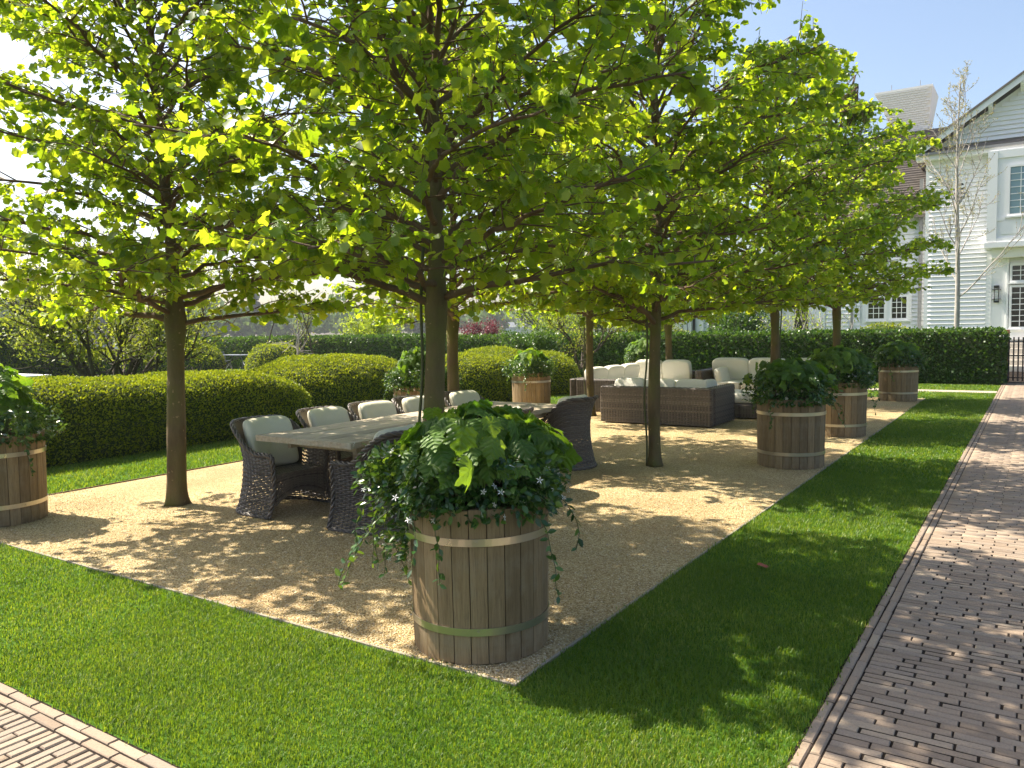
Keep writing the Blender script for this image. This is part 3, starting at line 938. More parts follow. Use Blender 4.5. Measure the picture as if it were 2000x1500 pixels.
def star_flower():
    V = [(0, 0, 0)]; F = []
    for k in range(5):
        a = k * 2 * PI / 5
        for da, rr, z in ((-.22, .55, .12), (.1, 1.0, .05), (.28, .6, .10)):
            V.append((rr * math.cos(a + da), rr * math.sin(a + da), z))
        F.append((0, 1 + k * 3, 2 + k * 3, 3 + k * 3))
    return np.array(V), np.array(F)
FLV, FLF = star_flower()
FLME = None
def jasmine(label, group, loc, seed, n=2300, flowers=70, droop=1.0, bias=None, trails=14):
    global FLME
    rg = np.random.default_rng(seed)
    root = thing('star_jasmine', label, 'climber', loc, 0, group)
    # trailing stems
    pts, dirs = [], []
    vb = MB()
    for i in range(trails):
        az = rg.uniform(0, 2 * PI) if bias is None or rg.random() < .45 else bias + rg.normal() * .5
        drop = rg.uniform(.05, .45) * droop
        p = np.array([.30 * math.cos(az), .30 * math.sin(az), .76])
        L = [p]
        d = np.array([math.cos(az), math.sin(az), .5])
        for k in range(16):
            rr = math.hypot(p[0], p[1])
            d = unit(d + np.array([0, 0, -.26]) + rg.normal(size=3) * .16)
            if rr < .40 and p[2] < .76:
                d[0] += .5 * math.cos(az); d[1] += .5 * math.sin(az); d = unit(d)
            p = p + d * (drop + .25) / 16 * 1.0
            if p[2] < .03: break
            L.append(p); pts.append(p); dirs.append(d)
            if rg.random() < .5: pts.append(p); dirs.append(-d)
        if len(L) > 3:
            vb = MB(); vb.tube(np.array(L), .0022, 4, cap=False)
            obj('vine', vb.mesh('vine', 'vine', True), root)
    m1 = len(pts)
    # bushy mass in and over the rim
    k = n
    az = rg.uniform(0, 2 * PI, k)
    if bias is not None:
        sel = rg.random(k) < .25
        az[sel] = bias + rg.normal(size=sel.sum()) * .45
    zz = .70 + .30 * rg.random(k) ** 1.1
    R = (.33 + .10 * np.sin((zz - .62) / .45 * PI)) * (1 + .18 * np.sin(az * 5 + seed) + .1 * np.sin(az * 11 + 2))
    if bias is not None: R = R + .20 * np.exp(-((np.angle(np.exp(1j * (az - bias)))) / .5) ** 2) * rg.random(k)
    rr = R * np.sqrt(rg.uniform(.35, 1, k))
    low = (zz < .75); rr[low] = np.maximum(rr[low], .372 + .02 * rg.random(low.sum()))
    if bias is not None:
        near = low & (np.abs(np.angle(np.exp(1j * (az - bias)))) < .6)
        zz[near] -= rg.random(near.sum()) ** 1.5 * .28
        thin = low & ~near & (rg.random(k) < .6)
        zz[thin] = .77 + .1 * rg.random(thin.sum()); rr[thin] *= .93
    B = np.stack([rr * np.cos(az), rr * np.sin(az), zz], 1)
    P = np.concatenate([np.array(pts).reshape(-1, 3), B]); n2 = len(P)
    D = np.concatenate([np.array(dirs).reshape(-1, 3), unit(np.stack([np.cos(az), np.sin(az), rg.uniform(-.9, .6, k)], 1))])
    yd = unit(D + rg.normal(size=(n2, 3)) * .7)
    nd = unit(unit(P * [1, 1, 0]) * .7 + [0, 0, .6] + rg.normal(size=(n2, 3)) * .5)
    v, f, r = scatter(OVV, OVF, P, frames(yd, nd), rg.uniform(.028, .055, n2), rg.random(n2))
    obj('foliage', fastmesh('foliage', v, f, r, 'jasmine'), root, kind='stuff')
    if FLME is None: FLME = fastmesh('flower', FLV, FLF, np.zeros(len(FLV)), 'whiteflower')
    idx = rg.choice(np.arange(m1, n2), flowers)
    for i in idx:
        p = P[i] * [1.12, 1.12, 1.0] + rg.normal(size=3) * .006
        nn = unit(P[i] * [1, 1, 0] + [0, 0, .25] + rg.normal(size=3) * .3)
        q = Vector(nn).to_track_quat('Z', 'Y').to_euler()
        s = rg.uniform(.015, .022)
        o = bpy.data.objects.new('flower', FLME); col.objects.link(o); o.parent = root
        o.location = p; o.rotation_euler = q; o.scale = (s, s, s)
    return root

tub_pos = [
    (-2.385, 3.27, 'near wooden tub at the front corner of the gravel, bound with two brass hoops'),
    (-7.64, 3.28, 'wooden tub cut off by the left border of the photo, beside the sunny lawn'),
    (-2.33, 9.27, 'second wooden tub on the right row, weathered grey, before the sofas'),
    (-2.37, 12.12, 'third wooden tub on the right row, half hidden behind the second'),
    (-2.38, 18.05, 'farthest wooden tub of the right row, close to the long hedge'),
    (-8.02, 9.45, 'wooden tub behind the dining chairs, at the foot of the sunlit mound'),
    (-8.1, 12.9, 'wooden tub standing beyond the far end of the dining table'),
    (-8.1, 18.1, 'wooden tub almost hidden behind the cushions of the left sofa')]
GT = 'staved wooden tubs lining the gravel'
tub0 = make_tub(tub_pos[0][2], GT, (tub_pos[0][0], tub_pos[0][1], 0))
tk = kidmap([tub0])
hy0 = hydrangea('broad leaved hydrangea filling the near tub at the gravel corner', 'hydrangeas growing in the tubs', (tub_pos[0][0] + .02, tub_pos[0][1], 0), 5, n=290, rad=.45, zc=.93, hz=.27, size=(.085, .15))
hyk = kidmap([hy0])
hy1 = hydrangea('tall pale leaved hydrangea in the tub at the left border', 'hydrangeas growing in the tubs', (tub_pos[1][0], tub_pos[1][1], 0), 9, n=125, rad=.36, zc=1.0, hz=.42, size=(.08, .13))
hyk.update(kidmap([hy1]))
ja0 = jasmine('white flowered jasmine spilling out of the near tub at the gravel corner', 'jasmines trailing over the tubs', (tub_pos[0][0], tub_pos[0][1], 0), 3, n=6200, flowers=110, bias=math.radians(205), trails=16)
ja1 = jasmine('jasmine low in the tub at the left border', 'jasmines trailing over the tubs', (tub_pos[1][0], tub_pos[1][1], 0), 8, n=3000, flowers=20, droop=.5, trails=5)
jak = kidmap([ja0, ja1])
hl = {2: 'dense hydrangea in the second tub on the right row', 3: 'hydrangea in the third tub on the right row, merging with its neighbour',
      4: 'hydrangea in the farthest tub of the right row, dark before the hedge', 5: 'sunlit hydrangea beside the two table side trunks, before the mound',
      6: 'rounded sunlit hydrangea in the tub beyond the table end', 7: 'yellow lit hydrangea showing over the left sofa cushions'}
jl = {2: 'jasmine hanging over the rim of the second tub on the right row', 3: 'jasmine in the third tub on the right row',
      4: 'jasmine reaching out of the farthest tub of the right row', 5: 'jasmine sprays round the tub behind the dining chairs',
      6: 'jasmine with yellow sprays on the tub beyond the table end', 7: 'jasmine around the tub hidden behind the left sofa'}
for i in range(1, 8):
    x, y, lab = tub_pos[i]
    copy_tree(tub0, tk, (x, y, 0), i * 1.1, lab, GT, (1.04, 1.04, 1.02))
    if i > 1:
        sc_ = {2: (.98, .98, 1.0), 3: (1.0, 1.0, 1.04), 4: (.95, .95, 1.0), 5: (.75, .75, 1.10), 6: (.78, .78, 1.0), 7: (.9, .9, 1.08)}[i]
        copy_tree(hy0, hyk, (x, y, 0), i * 2.1, hl[i], 'hydrangeas growing in the tubs', sc_)
        copy_tree(ja1 if i not in (3, 5) else ja0, jak, (x, y, 0), i * 1.7 + 1, jl[i], 'jasmines trailing over the tubs', (1.03, 1.03, 1.02))

# ------------------------------------------------------------------ woven furniture
def weave(mb, S, N, T, amp, th, rows_alt=0, half=False):
    """S,N,T: (rows, cols, 3) strand centre, outward normal, half-height vector. cols = 2 per stake"""
    R, C = S.shape[:2]
    for i in range(R):
        ph = (np.arange(C) % 4)
        wv = np.where(ph == 0, 1.0, np.where(ph == 2, -1.0, 0.0)) * (1 if (i + rows_alt) % 2 else -1)
        c = S[i] + N[i] * (amp * wv)[:, None]
        P = np.stack([c - T[i], c + N[i] * th, c + T[i], c - N[i] * th], 0)   # (4,C,3)
        P = P[:3] if half else np.concatenate([P, P[:1]], 0)
        mb.grid(P, rnd=random.random() * .6)

def chair_plan(n):
    a, xb, xf, hw = .30, -.33, .29, .315
    seg1 = xf - 0.0
    arc = PI / 2 * math.sqrt((xb * xb + hw * hw) / 2)
    tot = 2 * (seg1 + arc)
    s = np.linspace(0, tot, n)
    P = np.zeros((n, 2))
    for i, v in enumerate(s):
        m = v if v <= tot / 2 else tot - v
        if m <= seg1: x, y = xf - m, hw
        else:
            t = (m - seg1) / arc * PI / 2
            x, y = xb * math.sin(t), hw * math.cos(t)
        P[i] = (x, -y if v <= tot / 2 else y)
    tg = np.gradient(P, axis=0); tg /= np.linalg.norm(tg, axis=1)[:, None]
    nr = np.stack([tg[:, 1], -tg[:, 0]], 1)
    if nr[n // 2][0] > 0: nr = -nr
    return P, nr

def sstep(x, a, b):
    t = np.clip((x - a) / (b - a), 0, 1); return t * t * (3 - 2 * t)

def chair_surface(P, nr, f):
    """f: fraction 0..1 of height; returns point arrays for all columns"""
    back = sstep(-P[:, 0], -.10, .27)
    H = .535 + .255 * back
    z = f * H
    flare = .07 * np.clip(1 - f / .55, 0, 1) ** 2 + (.02 + .065 * back) * np.clip((f - .55) / .45, 0, 1) ** 2 - .012
    p = P + nr * flare[:, None]
    return np.stack([p[:, 0], p[:, 1], z + .015], 1)

def make_chair(label, group, loc, rz):
    root = thing('wicker_armchair', label, 'chair', loc, rz, group)
    ns = 36; C = ns * 2 + 1
    P, nr = chair_plan(C)
    N3 = np.concatenate([nr, np.zeros((C, 1))], 1)
    rows = 34
    S = np.array([chair_surface(P, nr, (i + .7) / (rows + .6)) for i in range(rows)])
    up = np.array([chair_surface(P, nr, (i + 1.2) / (rows + .6)) for i in range(rows)])
    T = (up - S) * .80
    mb = MB(); weave(mb, S, np.tile(N3[None], (rows, 1, 1)), T, .007, .0045)
    # stakes
    for j in range(0, C, 2):
        L = np.array([chair_surface(P, nr, f)[j] for f in np.linspace(0.01, .99, 9)])
        mb.tube(L, .0045, 4, cap=False, rnd=.1)
    bk_ = slice(C // 5, C - C // 5)
    for a_ in (-.011,):
        G1 = np.array([chair_surface(P, nr, f)[bk_] + N3[bk_] * a_ for f in np.linspace(.42, .99, 10)])
        mb.grid(G1, rnd=0.0)
    o = obj('woven_shell', mb.mesh('woven_shell', 'wicker'), root, kind='stuff')
    # braided rim up one front edge, over the back, down the other
    fr = [chair_surface(P, nr, f)[0] for f in np.linspace(0, .97, 12)]
    top = list(chair_surface(P, nr, 1.0)[1:-1])
    fl = [chair_surface(P, nr, f)[-1] for f in np.linspace(.97, 0, 12)]
    path = np.array(fr + top + fl)
    # resample evenly
    d = np.r_[0, np.cumsum(np.linalg.norm(np.diff(path, axis=0), axis=1))]
    m = 190; q = np.linspace(0, d[-1], m)
    path = np.stack([np.interp(q, d, path[:, k]) for k in range(3)], 1)
    def twist(path, q, mbx, rr, tr, pitch, ph):
        tg = unit(np.gradient(path, axis=0)); a = unit(np.cross(tg, [.01, .02, 1.0])); bad = np.abs(tg[:, 2]) > .9
        a[bad] = unit(np.cross(tg[bad], [1.0, 0, 0])); b = np.cross(tg, a)
        an = q / pitch * 2 * PI + ph
        mbx.tube(path + (np.cos(an)[:, None] * a + np.sin(an)[:, None] * b) * rr, tr, 5, rnd=.3 + .1 * ph)
    mb = MB()
    for k in range(3): twist(path, q, mb, .013, .011, .16, k * 2 * PI / 3)
    obj('braided_rim', mb.mesh('braided_rim', 'wicker', True), root)
    base = chair_surface(P, nr, 0.0)
    d = np.r_[0, np.cumsum(np.linalg.norm(np.diff(base, axis=0), axis=1))]; q = np.linspace(0, d[-1], 110)
    base = np.stack([np.interp(q, d, base[:, k]) for k in range(3)], 1)
    mb = MB()
    for k in range(2): twist(base, q, mb, .008, .009, .12, k * PI)
    obj('base_rim', mb.mesh('base_rim', 'wicker', True), root)
    # seat and front apron
    ys = np.linspace(-.285, .285, 31)
    xs = np.linspace(-.27, .27, 30)
    hwx = lambda x: .285 if x > -.02 else .285 * math.sqrt(max(.02, 1 - ((x + .02) / .29) ** 2))
    S = np.array([[(x, y / .285 * hwx(x), .375) for y in ys] for x in xs]); N = np.tile([0, 0, 1.0], (30, 31, 1)); T = np.tile([.0085, 0, 0], (30, 31, 1))
    mb = MB(); weave(mb, S, N, T, .004, .003); mb.grid(S - [0, 0, .012], rnd=.0)
    obj('seat', mb.mesh('seat', 'wicker'), root, kind='stuff')
    zs = np.arange(.10, .37, .0165)
    S, N, T = [], [], []
    for z in zs:
        arch = .10 + .0
        S.append([(.272, y, z + (0.10 * (1 - (y / .285) ** 2)) * (1 - (z - .10) / .27)) for y in ys]); N.append(np.tile([1.0, 0, 0], (31, 1))); T.append(np.tile([0, 0, .0068], (31, 1)))
    mb = MB(); weave(mb, np.array(S), np.array(N), np.array(T), .0045, .003)
    for y in ys[::2]: mb.tube([(.272, y, .10 + .10 * (1 - (y / .285) ** 2)), (.272, y, .37)], .004, 4, cap=False)
    obj('front_apron', mb.mesh('front_apron', 'wicker'), root, kind='stuff')
    # big soft back cushion curved into the shell
    th = np.linspace(0, 2 * PI, 37)[:-1]; K = 26
    cu = []
    nu, nv = 30, 22
    G0 = []
    for i in range(nv + 1):
        phi = -PI / 2 + PI * i / nv
        ring = []
        for j in range(nu * 2):
            t = j / (nu * 2) * 2 * PI
            sx = math.copysign(abs(math.cos(t)) ** .26, math.cos(t)) * abs(math.cos(phi)) ** .35
            sy = math.copysign(abs(math.sin(t)) ** .26, math.sin(t)) * abs(math.cos(phi)) ** .35
            szz = math.copysign(abs(math.sin(phi)) ** .8, math.sin(phi))
            y = sx * .255; h = sy * .255; w = szz * .075
            xx = -.155 + .9 * y * y * 1.2 - .26 * (h) + w
            ring.append((xx, y, .605 + h * .88))
        G0.append(ring)
    mb = MB(); mb.grid(np.array(G0), closed=True)
    cu_ = obj('cushion', mb.mesh('cushion', 'cushion', True), root)
    ring = np.array(G0[nv // 2] + G0[nv // 2][:1]); mb = MB(); mb.tube(ring * 1.0, .0045, 5, cap=False)
    obj('piping', mb.mesh('piping', 'cushion', True), cu_)
    return root

GC = 'wicker armchairs round the dining table'
ch = make_chair('wicker armchair with a big sage cushion at the near left corner of the table', GC, (-5.78, 4.83, 0), 0)
ck = kidmap([ch])
chl = [(-5.93, 5.73, .03, 'second wicker armchair along the hedge side of the table'),
       (-5.93, 6.45, -.03, 'third wicker armchair along the hedge side, left of the two trunks'),
       (-5.93, 7.16, .05, 'fourth wicker armchair along the hedge side, partly behind the trunks'),
       (-5.90, 8.02, -.05, 'last wicker armchair on the hedge side, just right of the two trunks'),
       (-4.50, 4.85, PI + .06, 'nearest wicker armchair, its woven back turned towards the front tub'),
       (-4.50, 5.7, PI, 'wicker armchair mostly hidden by the hydrangea in the front tub'),
       (-4.55, 6.5, PI - .04, 'wicker armchair behind the front hydrangea, next to the far right one'),
       (-4.60, 8.0, PI - .10, 'wicker armchair at the far right corner of the table, its curved back in full view')]
for x, y, rz, lab in chl:
    copy_tree(ch, ck, (x, y, 0), rz, lab, GC)

# ---- table
def table():
    x0, x1, y0, y1, zt = -5.68, -4.53, 4.5, 8.02, .72
    cx, cyy = (x0 + x1) / 2, (y0 + y1) / 2
    root = thing('dining_table', 'long weathered teak dining table under the plane trees', 'table', (cx, cyy, 0))
    n = 7; w = (x1 - x0) / n
    L = y1 - y0 - .24
    mb = MB(); g = .0025
    mb.box(-w / 2 + g, w / 2 - g, -L / 2, L / 2, -.045, 0, 0)
    me = mb.mesh('plank', 'teak')
    for i in range(n):
        obj('plank', me, root, (x0 - cx + w * (i + .5), 0, zt + .001 * math.sin(i * 2.1)))
    mb = MB(); mb.box(x0 - cx, x1 - cx, -.058, .058, -.047, .001, 0)
    me = mb.mesh('end_board', 'teak')
    for s in (-1, 1): obj('end_board', me, root, (0, s * (L / 2 + .061), zt))
    mb = MB()
    for xx in (-.42, .38): mb.box(xx, xx + .04, -L / 2 + .1, L / 2 - .1, -.13, -.048)
    for yy in (-1.45, 1.41): mb.box(-.379, .379, yy, yy + .04, -.13, -.048)
    obj('apron', mb.mesh('apron', 'teak'), root, (0, 0, zt))
    for s in (-1, 1):
        mb = MB(); mb.box(-.07, .07, -.05, .05, .06, .59); mb.box(-.34, .34, -.045, .045, 0, .07); mb.box(-.34, .34, -.045, .045, .59, .64)
        obj('trestle', mb.mesh('trestle', 'teak'), root, (0, s * 1.05, 0))
    mb = MB(); mb.box(-.03, .03, -1.0, 1.0, .22, .30); obj('stretcher', mb.mesh('stretcher', 'teak'), root)
table()

# ---- sofas
def woven_box(mb, x0, x1, y0, y1, z0, z1, cs=.05, rs=.030):
    r = .035
    def perim():
        pts = []
        cor = [(x1 - r, y0 + r, -PI / 2), (x1 - r, y1 - r, 0), (x0 + r, y1 - r, PI / 2), (x0 + r, y0 + r, PI)]
        for cx, cyy, a0 in cor:
            for k in range(5):
                a = a0 + k * PI / 8; pts.append((cx + r * math.cos(a), cyy + r * math.sin(a)))
        pts.append(pts[0])
        return np.array(pts)
    q = perim(); d = np.r_[0, np.cumsum(np.linalg.norm(np.diff(q, axis=0), axis=1))]
    C = int(d[-1] / cs / 2) * 4 + 1
    s = np.linspace(0, d[-1], C)
    P = np.stack([np.interp(s, d, q[:, k]) for k in range(2)], 1)
    nx = np.stack([np.interp(s, d, np.gradient(q[:, 1])), -np.interp(s, d, np.gradient(q[:, 0]))], 1)
    tg = np.roll(P, -1, 0) - np.roll(P, 1, 0); tg[0] = P[1] - P[-2]; tg[-1] = tg[0]
    nx = unit(np.stack([tg[:, 1], -tg[:, 0]], 1)); N1 = np.concatenate([nx, np.zeros((C, 1))], 1)
    zs = np.arange(z0 + rs * .6, z1 - .02, rs)
    S = np.array([np.concatenate([P, np.full((C, 1), z)], 1) for z in zs])
    weave(mb, S, np.tile(N1[None], (len(zs), 1, 1)), np.tile([0, 0, rs * .43], (len(zs), C, 1)), .005, .004, 0, True)
    for j in range(0, C - 1, 2):
        n = nx[j]; p = P[j] + n * .0075; t = np.array([-n[1], n[0]]) * .0115
        mb.add([(p[0] - t[0], p[1] - t[1], z0), (p[0] + t[0], p[1] + t[1], z0), (p[0] + t[0], p[1] + t[1], z1 - .01), (p[0] - t[0], p[1] - t[1], z1 - .01)], [(0, 1, 2, 3)], .45 + .3 * random.random())
    # rolled top
    top = []
    for f in (0, .25, .5, .75, 1.0):
        a = f * PI / 2; ins = .02 * (1 - math.cos(a)); zz = z1 - .02 + .02 * math.sin(a)
        top.append(np.concatenate([P - nx * ins, np.full((C, 1), zz)], 1) + N1 * .004)
    mb.grid(np.array(top), rnd=.35)
    lx, ly = x1 - x0, y1 - y0
    if lx > ly:
        m = max(3, int((ly - .03) / .028)); ys = np.linspace(y0 + .02, y1 - .02, m); xs = np.linspace(x0 + .015, x1 - .015, max(5, int(lx / cs) * 2 + 1))
        S = np.array([[(x, y, z1) for x in xs] for y in ys]); Tt = np.tile([0, .012, 0], (m, len(xs), 1))
    else:
        m = max(3, int((lx - .03) / .028)); ys = np.linspace(x0 + .02, x1 - .02, m); xs = np.linspace(y0 + .015, y1 - .015, max(5, int(ly / cs) * 2 + 1))
        S = np.array([[(y, x, z1) for x in xs] for y in ys]); Tt = np.tile([.012, 0, 0], (m, len(xs), 1))
    weave(mb, S, np.tile([0, 0, 1.0], (m, len(xs), 1)), Tt, .004, .004, 0, True)
    e = .012
    mb.box(x0 + e, x1 - e, y0 + e, y1 - e, z0 + .004, z1 - .012, .0)  # added inner box, blocks light coming through the weave

def piping(parent, axis, dims, n1=.17):
    # corded edge round a cushion, in the plane of its two long sides
    t = np.linspace(0, 2 * PI, 65)
    a = np.sign(np.cos(t)) * np.abs(np.cos(t)) ** n1 * (dims[0] / 2 + .002); b = np.sign(np.sin(t)) * np.abs(np.sin(t)) ** n1 * (dims[1] / 2 + .002)
    z = np.zeros_like(t)
    for s_ in (-1, 1):
        off = z + s_ * (dims[2] / 2 - .02)
        P = {'z': np.stack([a, b, off], 1), 'y': np.stack([a, off, b], 1)}[axis]
        mb = MB(); mb.tube(P, .006, 5, cap=False); obj('piping', mb.mesh('piping', 'cream', True), parent)
def soft_box(mb, c, dims, n1=.2, n2=.3, puff=.10):
    nv, nu = 14, 40
    G0 = []
    for i in range(nv + 1):
        phi = -PI / 2 + PI * i / nv; ring = []
        for j in range(nu):
            t = j / nu * 2 * PI
            cp = abs(math.cos(phi)) ** n2
            sx = math.copysign(abs(math.cos(t)) ** n1, math.cos(t)) * cp
            sy = math.copysign(abs(math.sin(t)) ** n1, math.sin(t)) * cp
            sz = math.copysign(abs(math.sin(phi)) ** n2, math.sin(phi))
            pf = 1 + puff * (1 - sx * sx) * (1 - sy * sy) * .8
            ring.append((c[0] + sx * dims[0] / 2 * (1 + puff * .3 * (1 - sz * sz) * (1 - sy * sy)), c[1] + sy * dims[1] / 2 * (1 + puff * .3 * (1 - sz * sz) * (1 - sx * sx)), c[2] + sz * dims[2] / 2 * pf))
        G0.append(ring)
    mb.grid(np.array(G0), closed=True)

def sofa(label, loc, rz, L, D=1.1, H=.62, arms=(1, 1), seats=3, bc=.84, pillow=()):
    """local: x along the length, back at y=0, front at y=D"""
    root = thing('wicker_sofa', label, 'sofa', loc, rz, 'wicker sofas round the far seating group')
    t = .14
    mb = MB(); woven_box(mb, 0, L, 0, t, .02, H); obj('back_frame', mb.mesh('back_frame', 'wicker'), root, kind='stuff')
    x0 = t + .001 if arms[0] else .0; x1 = L - t - .001 if arms[1] else L
    for k, (a, b) in enumerate(((0, t), (L - t, L))):
        if arms[k]:
            mb = MB(); woven_box(mb, a, b, t + .002, D, .02, H); obj('armrest', mb.mesh('armrest', 'wicker'), root, kind='stuff')
    mb = MB(); woven_box(mb, x0, x1, t + .002, D - .02, .02, .26); obj('seat_base', mb.mesh('seat_base', 'wicker'), root, kind='stuff')
    w = (x1 - x0) / seats
    for i in range(seats):
        mb = MB(); soft_box(mb, (0, 0, 0), (w - .01, D - t - .06, .17)); sc0 = obj('seat_cushion', mb.mesh('seat_cushion', 'cream', True), root, (x0 + w * (i + .5), t + (D - t) / 2, .345)); piping(sc0, 'z', (w - .01, D - t - .06, .17))
        mb = MB(); soft_box(mb, (0, 0, 0), (w - .012, .17, .46), .17, .3, .12)
        obj('back_cushion', mb.mesh('back_cushion', 'cream', True), root, (x0 + w * (i + .5), t + .15, bc - .235), (math.radians(-12), 0, 0))
    for px, py, pr in pillow:
        mb = MB(); soft_box(mb, (0, 0, 0), (.15, .60, .34), .25, .35, .15)
        obj('side_cushion', mb.mesh('side_cushion', 'cream', True), root, (px, py, .53), (0, math.radians(pr), 0))
    return root
sofa('wicker sofa seen from behind, its long woven back facing the dining table', (-6.16, 12.0, 0), 0, 1.93, 1.18, .62, bc=.735, seats=3, pillow=((.30, .75, 12), (1.63, .75, -12)))
sofa('wicker sectional sofa on the left, its end behind the leaning trunk', (-7.6, 15.95, 0), -PI / 2, 2.45, 1.1, .62, arms=(0, 1), seats=3, bc=.82)
sofa('short wicker corner sofa with cream back cushions, right of the far left trunk', (-6.32, 16.95, 0), PI, 1.3, 1.0, .62, arms=(0, 0), seats=2, bc=.86)
sofa('cream cushioned wicker sofa facing the camera, beside the second tub', (-3.4, 17.2, 0), PI, 2.65, 1.0, .66, arms=(1, 1), seats=3, bc=.90, pillow=((.34, .6, -10), (2.2, .6, 10)))

def ottoman():
    root = thing('wicker_ottoman', 'low wicker ottoman with a cream cushion, right of the sofa back', 'ottoman', (-4.95, 13.45, 0))
    mb = MB(); woven_box(mb, 0, 1.3, 0, .9, .02, .25); obj('woven_base', mb.mesh('woven_base', 'wicker'), root, kind='stuff')
    mb = MB(); soft_box(mb, (0, 0, 0), (1.28, .88, .19)); obj('cushion', mb.mesh('cushion', 'cream', True), root, (.65, .45, .345))
ottoman()

# ------------------------------------------------------------------ hedges and clipped mounds
def surf_points(V, F, n, rg):
    a = V[F[:, 1]] - V[F[:, 0]]; b = V[F[:, 2]] - V[F[:, 0]]
    cr = np.cross(a, b); ar = np.linalg.norm(cr, axis=1) / 2
    idx = rg.choice(len(F), n, p=ar / ar.sum())
    u = rg.random(n); v = rg.random(n); fl = u + v > 1; u[fl] = 1 - u[fl]; v[fl] = 1 - v[fl]
    p = V[F[idx, 0]] + a[idx] * u[:, None] + b[idx] * v[:, None]
    return p, unit(cr[idx]), ar.sum()

def lump(P, seed, amp):
    x, y, z = P[..., 0], P[..., 1], P[..., 2]
    s = seed
    return amp * (np.sin(x * 2.3 + s) * np.sin(y * 2.9 + s * 1.7) + .6 * np.sin(x * 5.1 + y * 3.7 + z * 4 + s) + .4 * np.sin(z * 9 + y * 7.3 + s * 2))

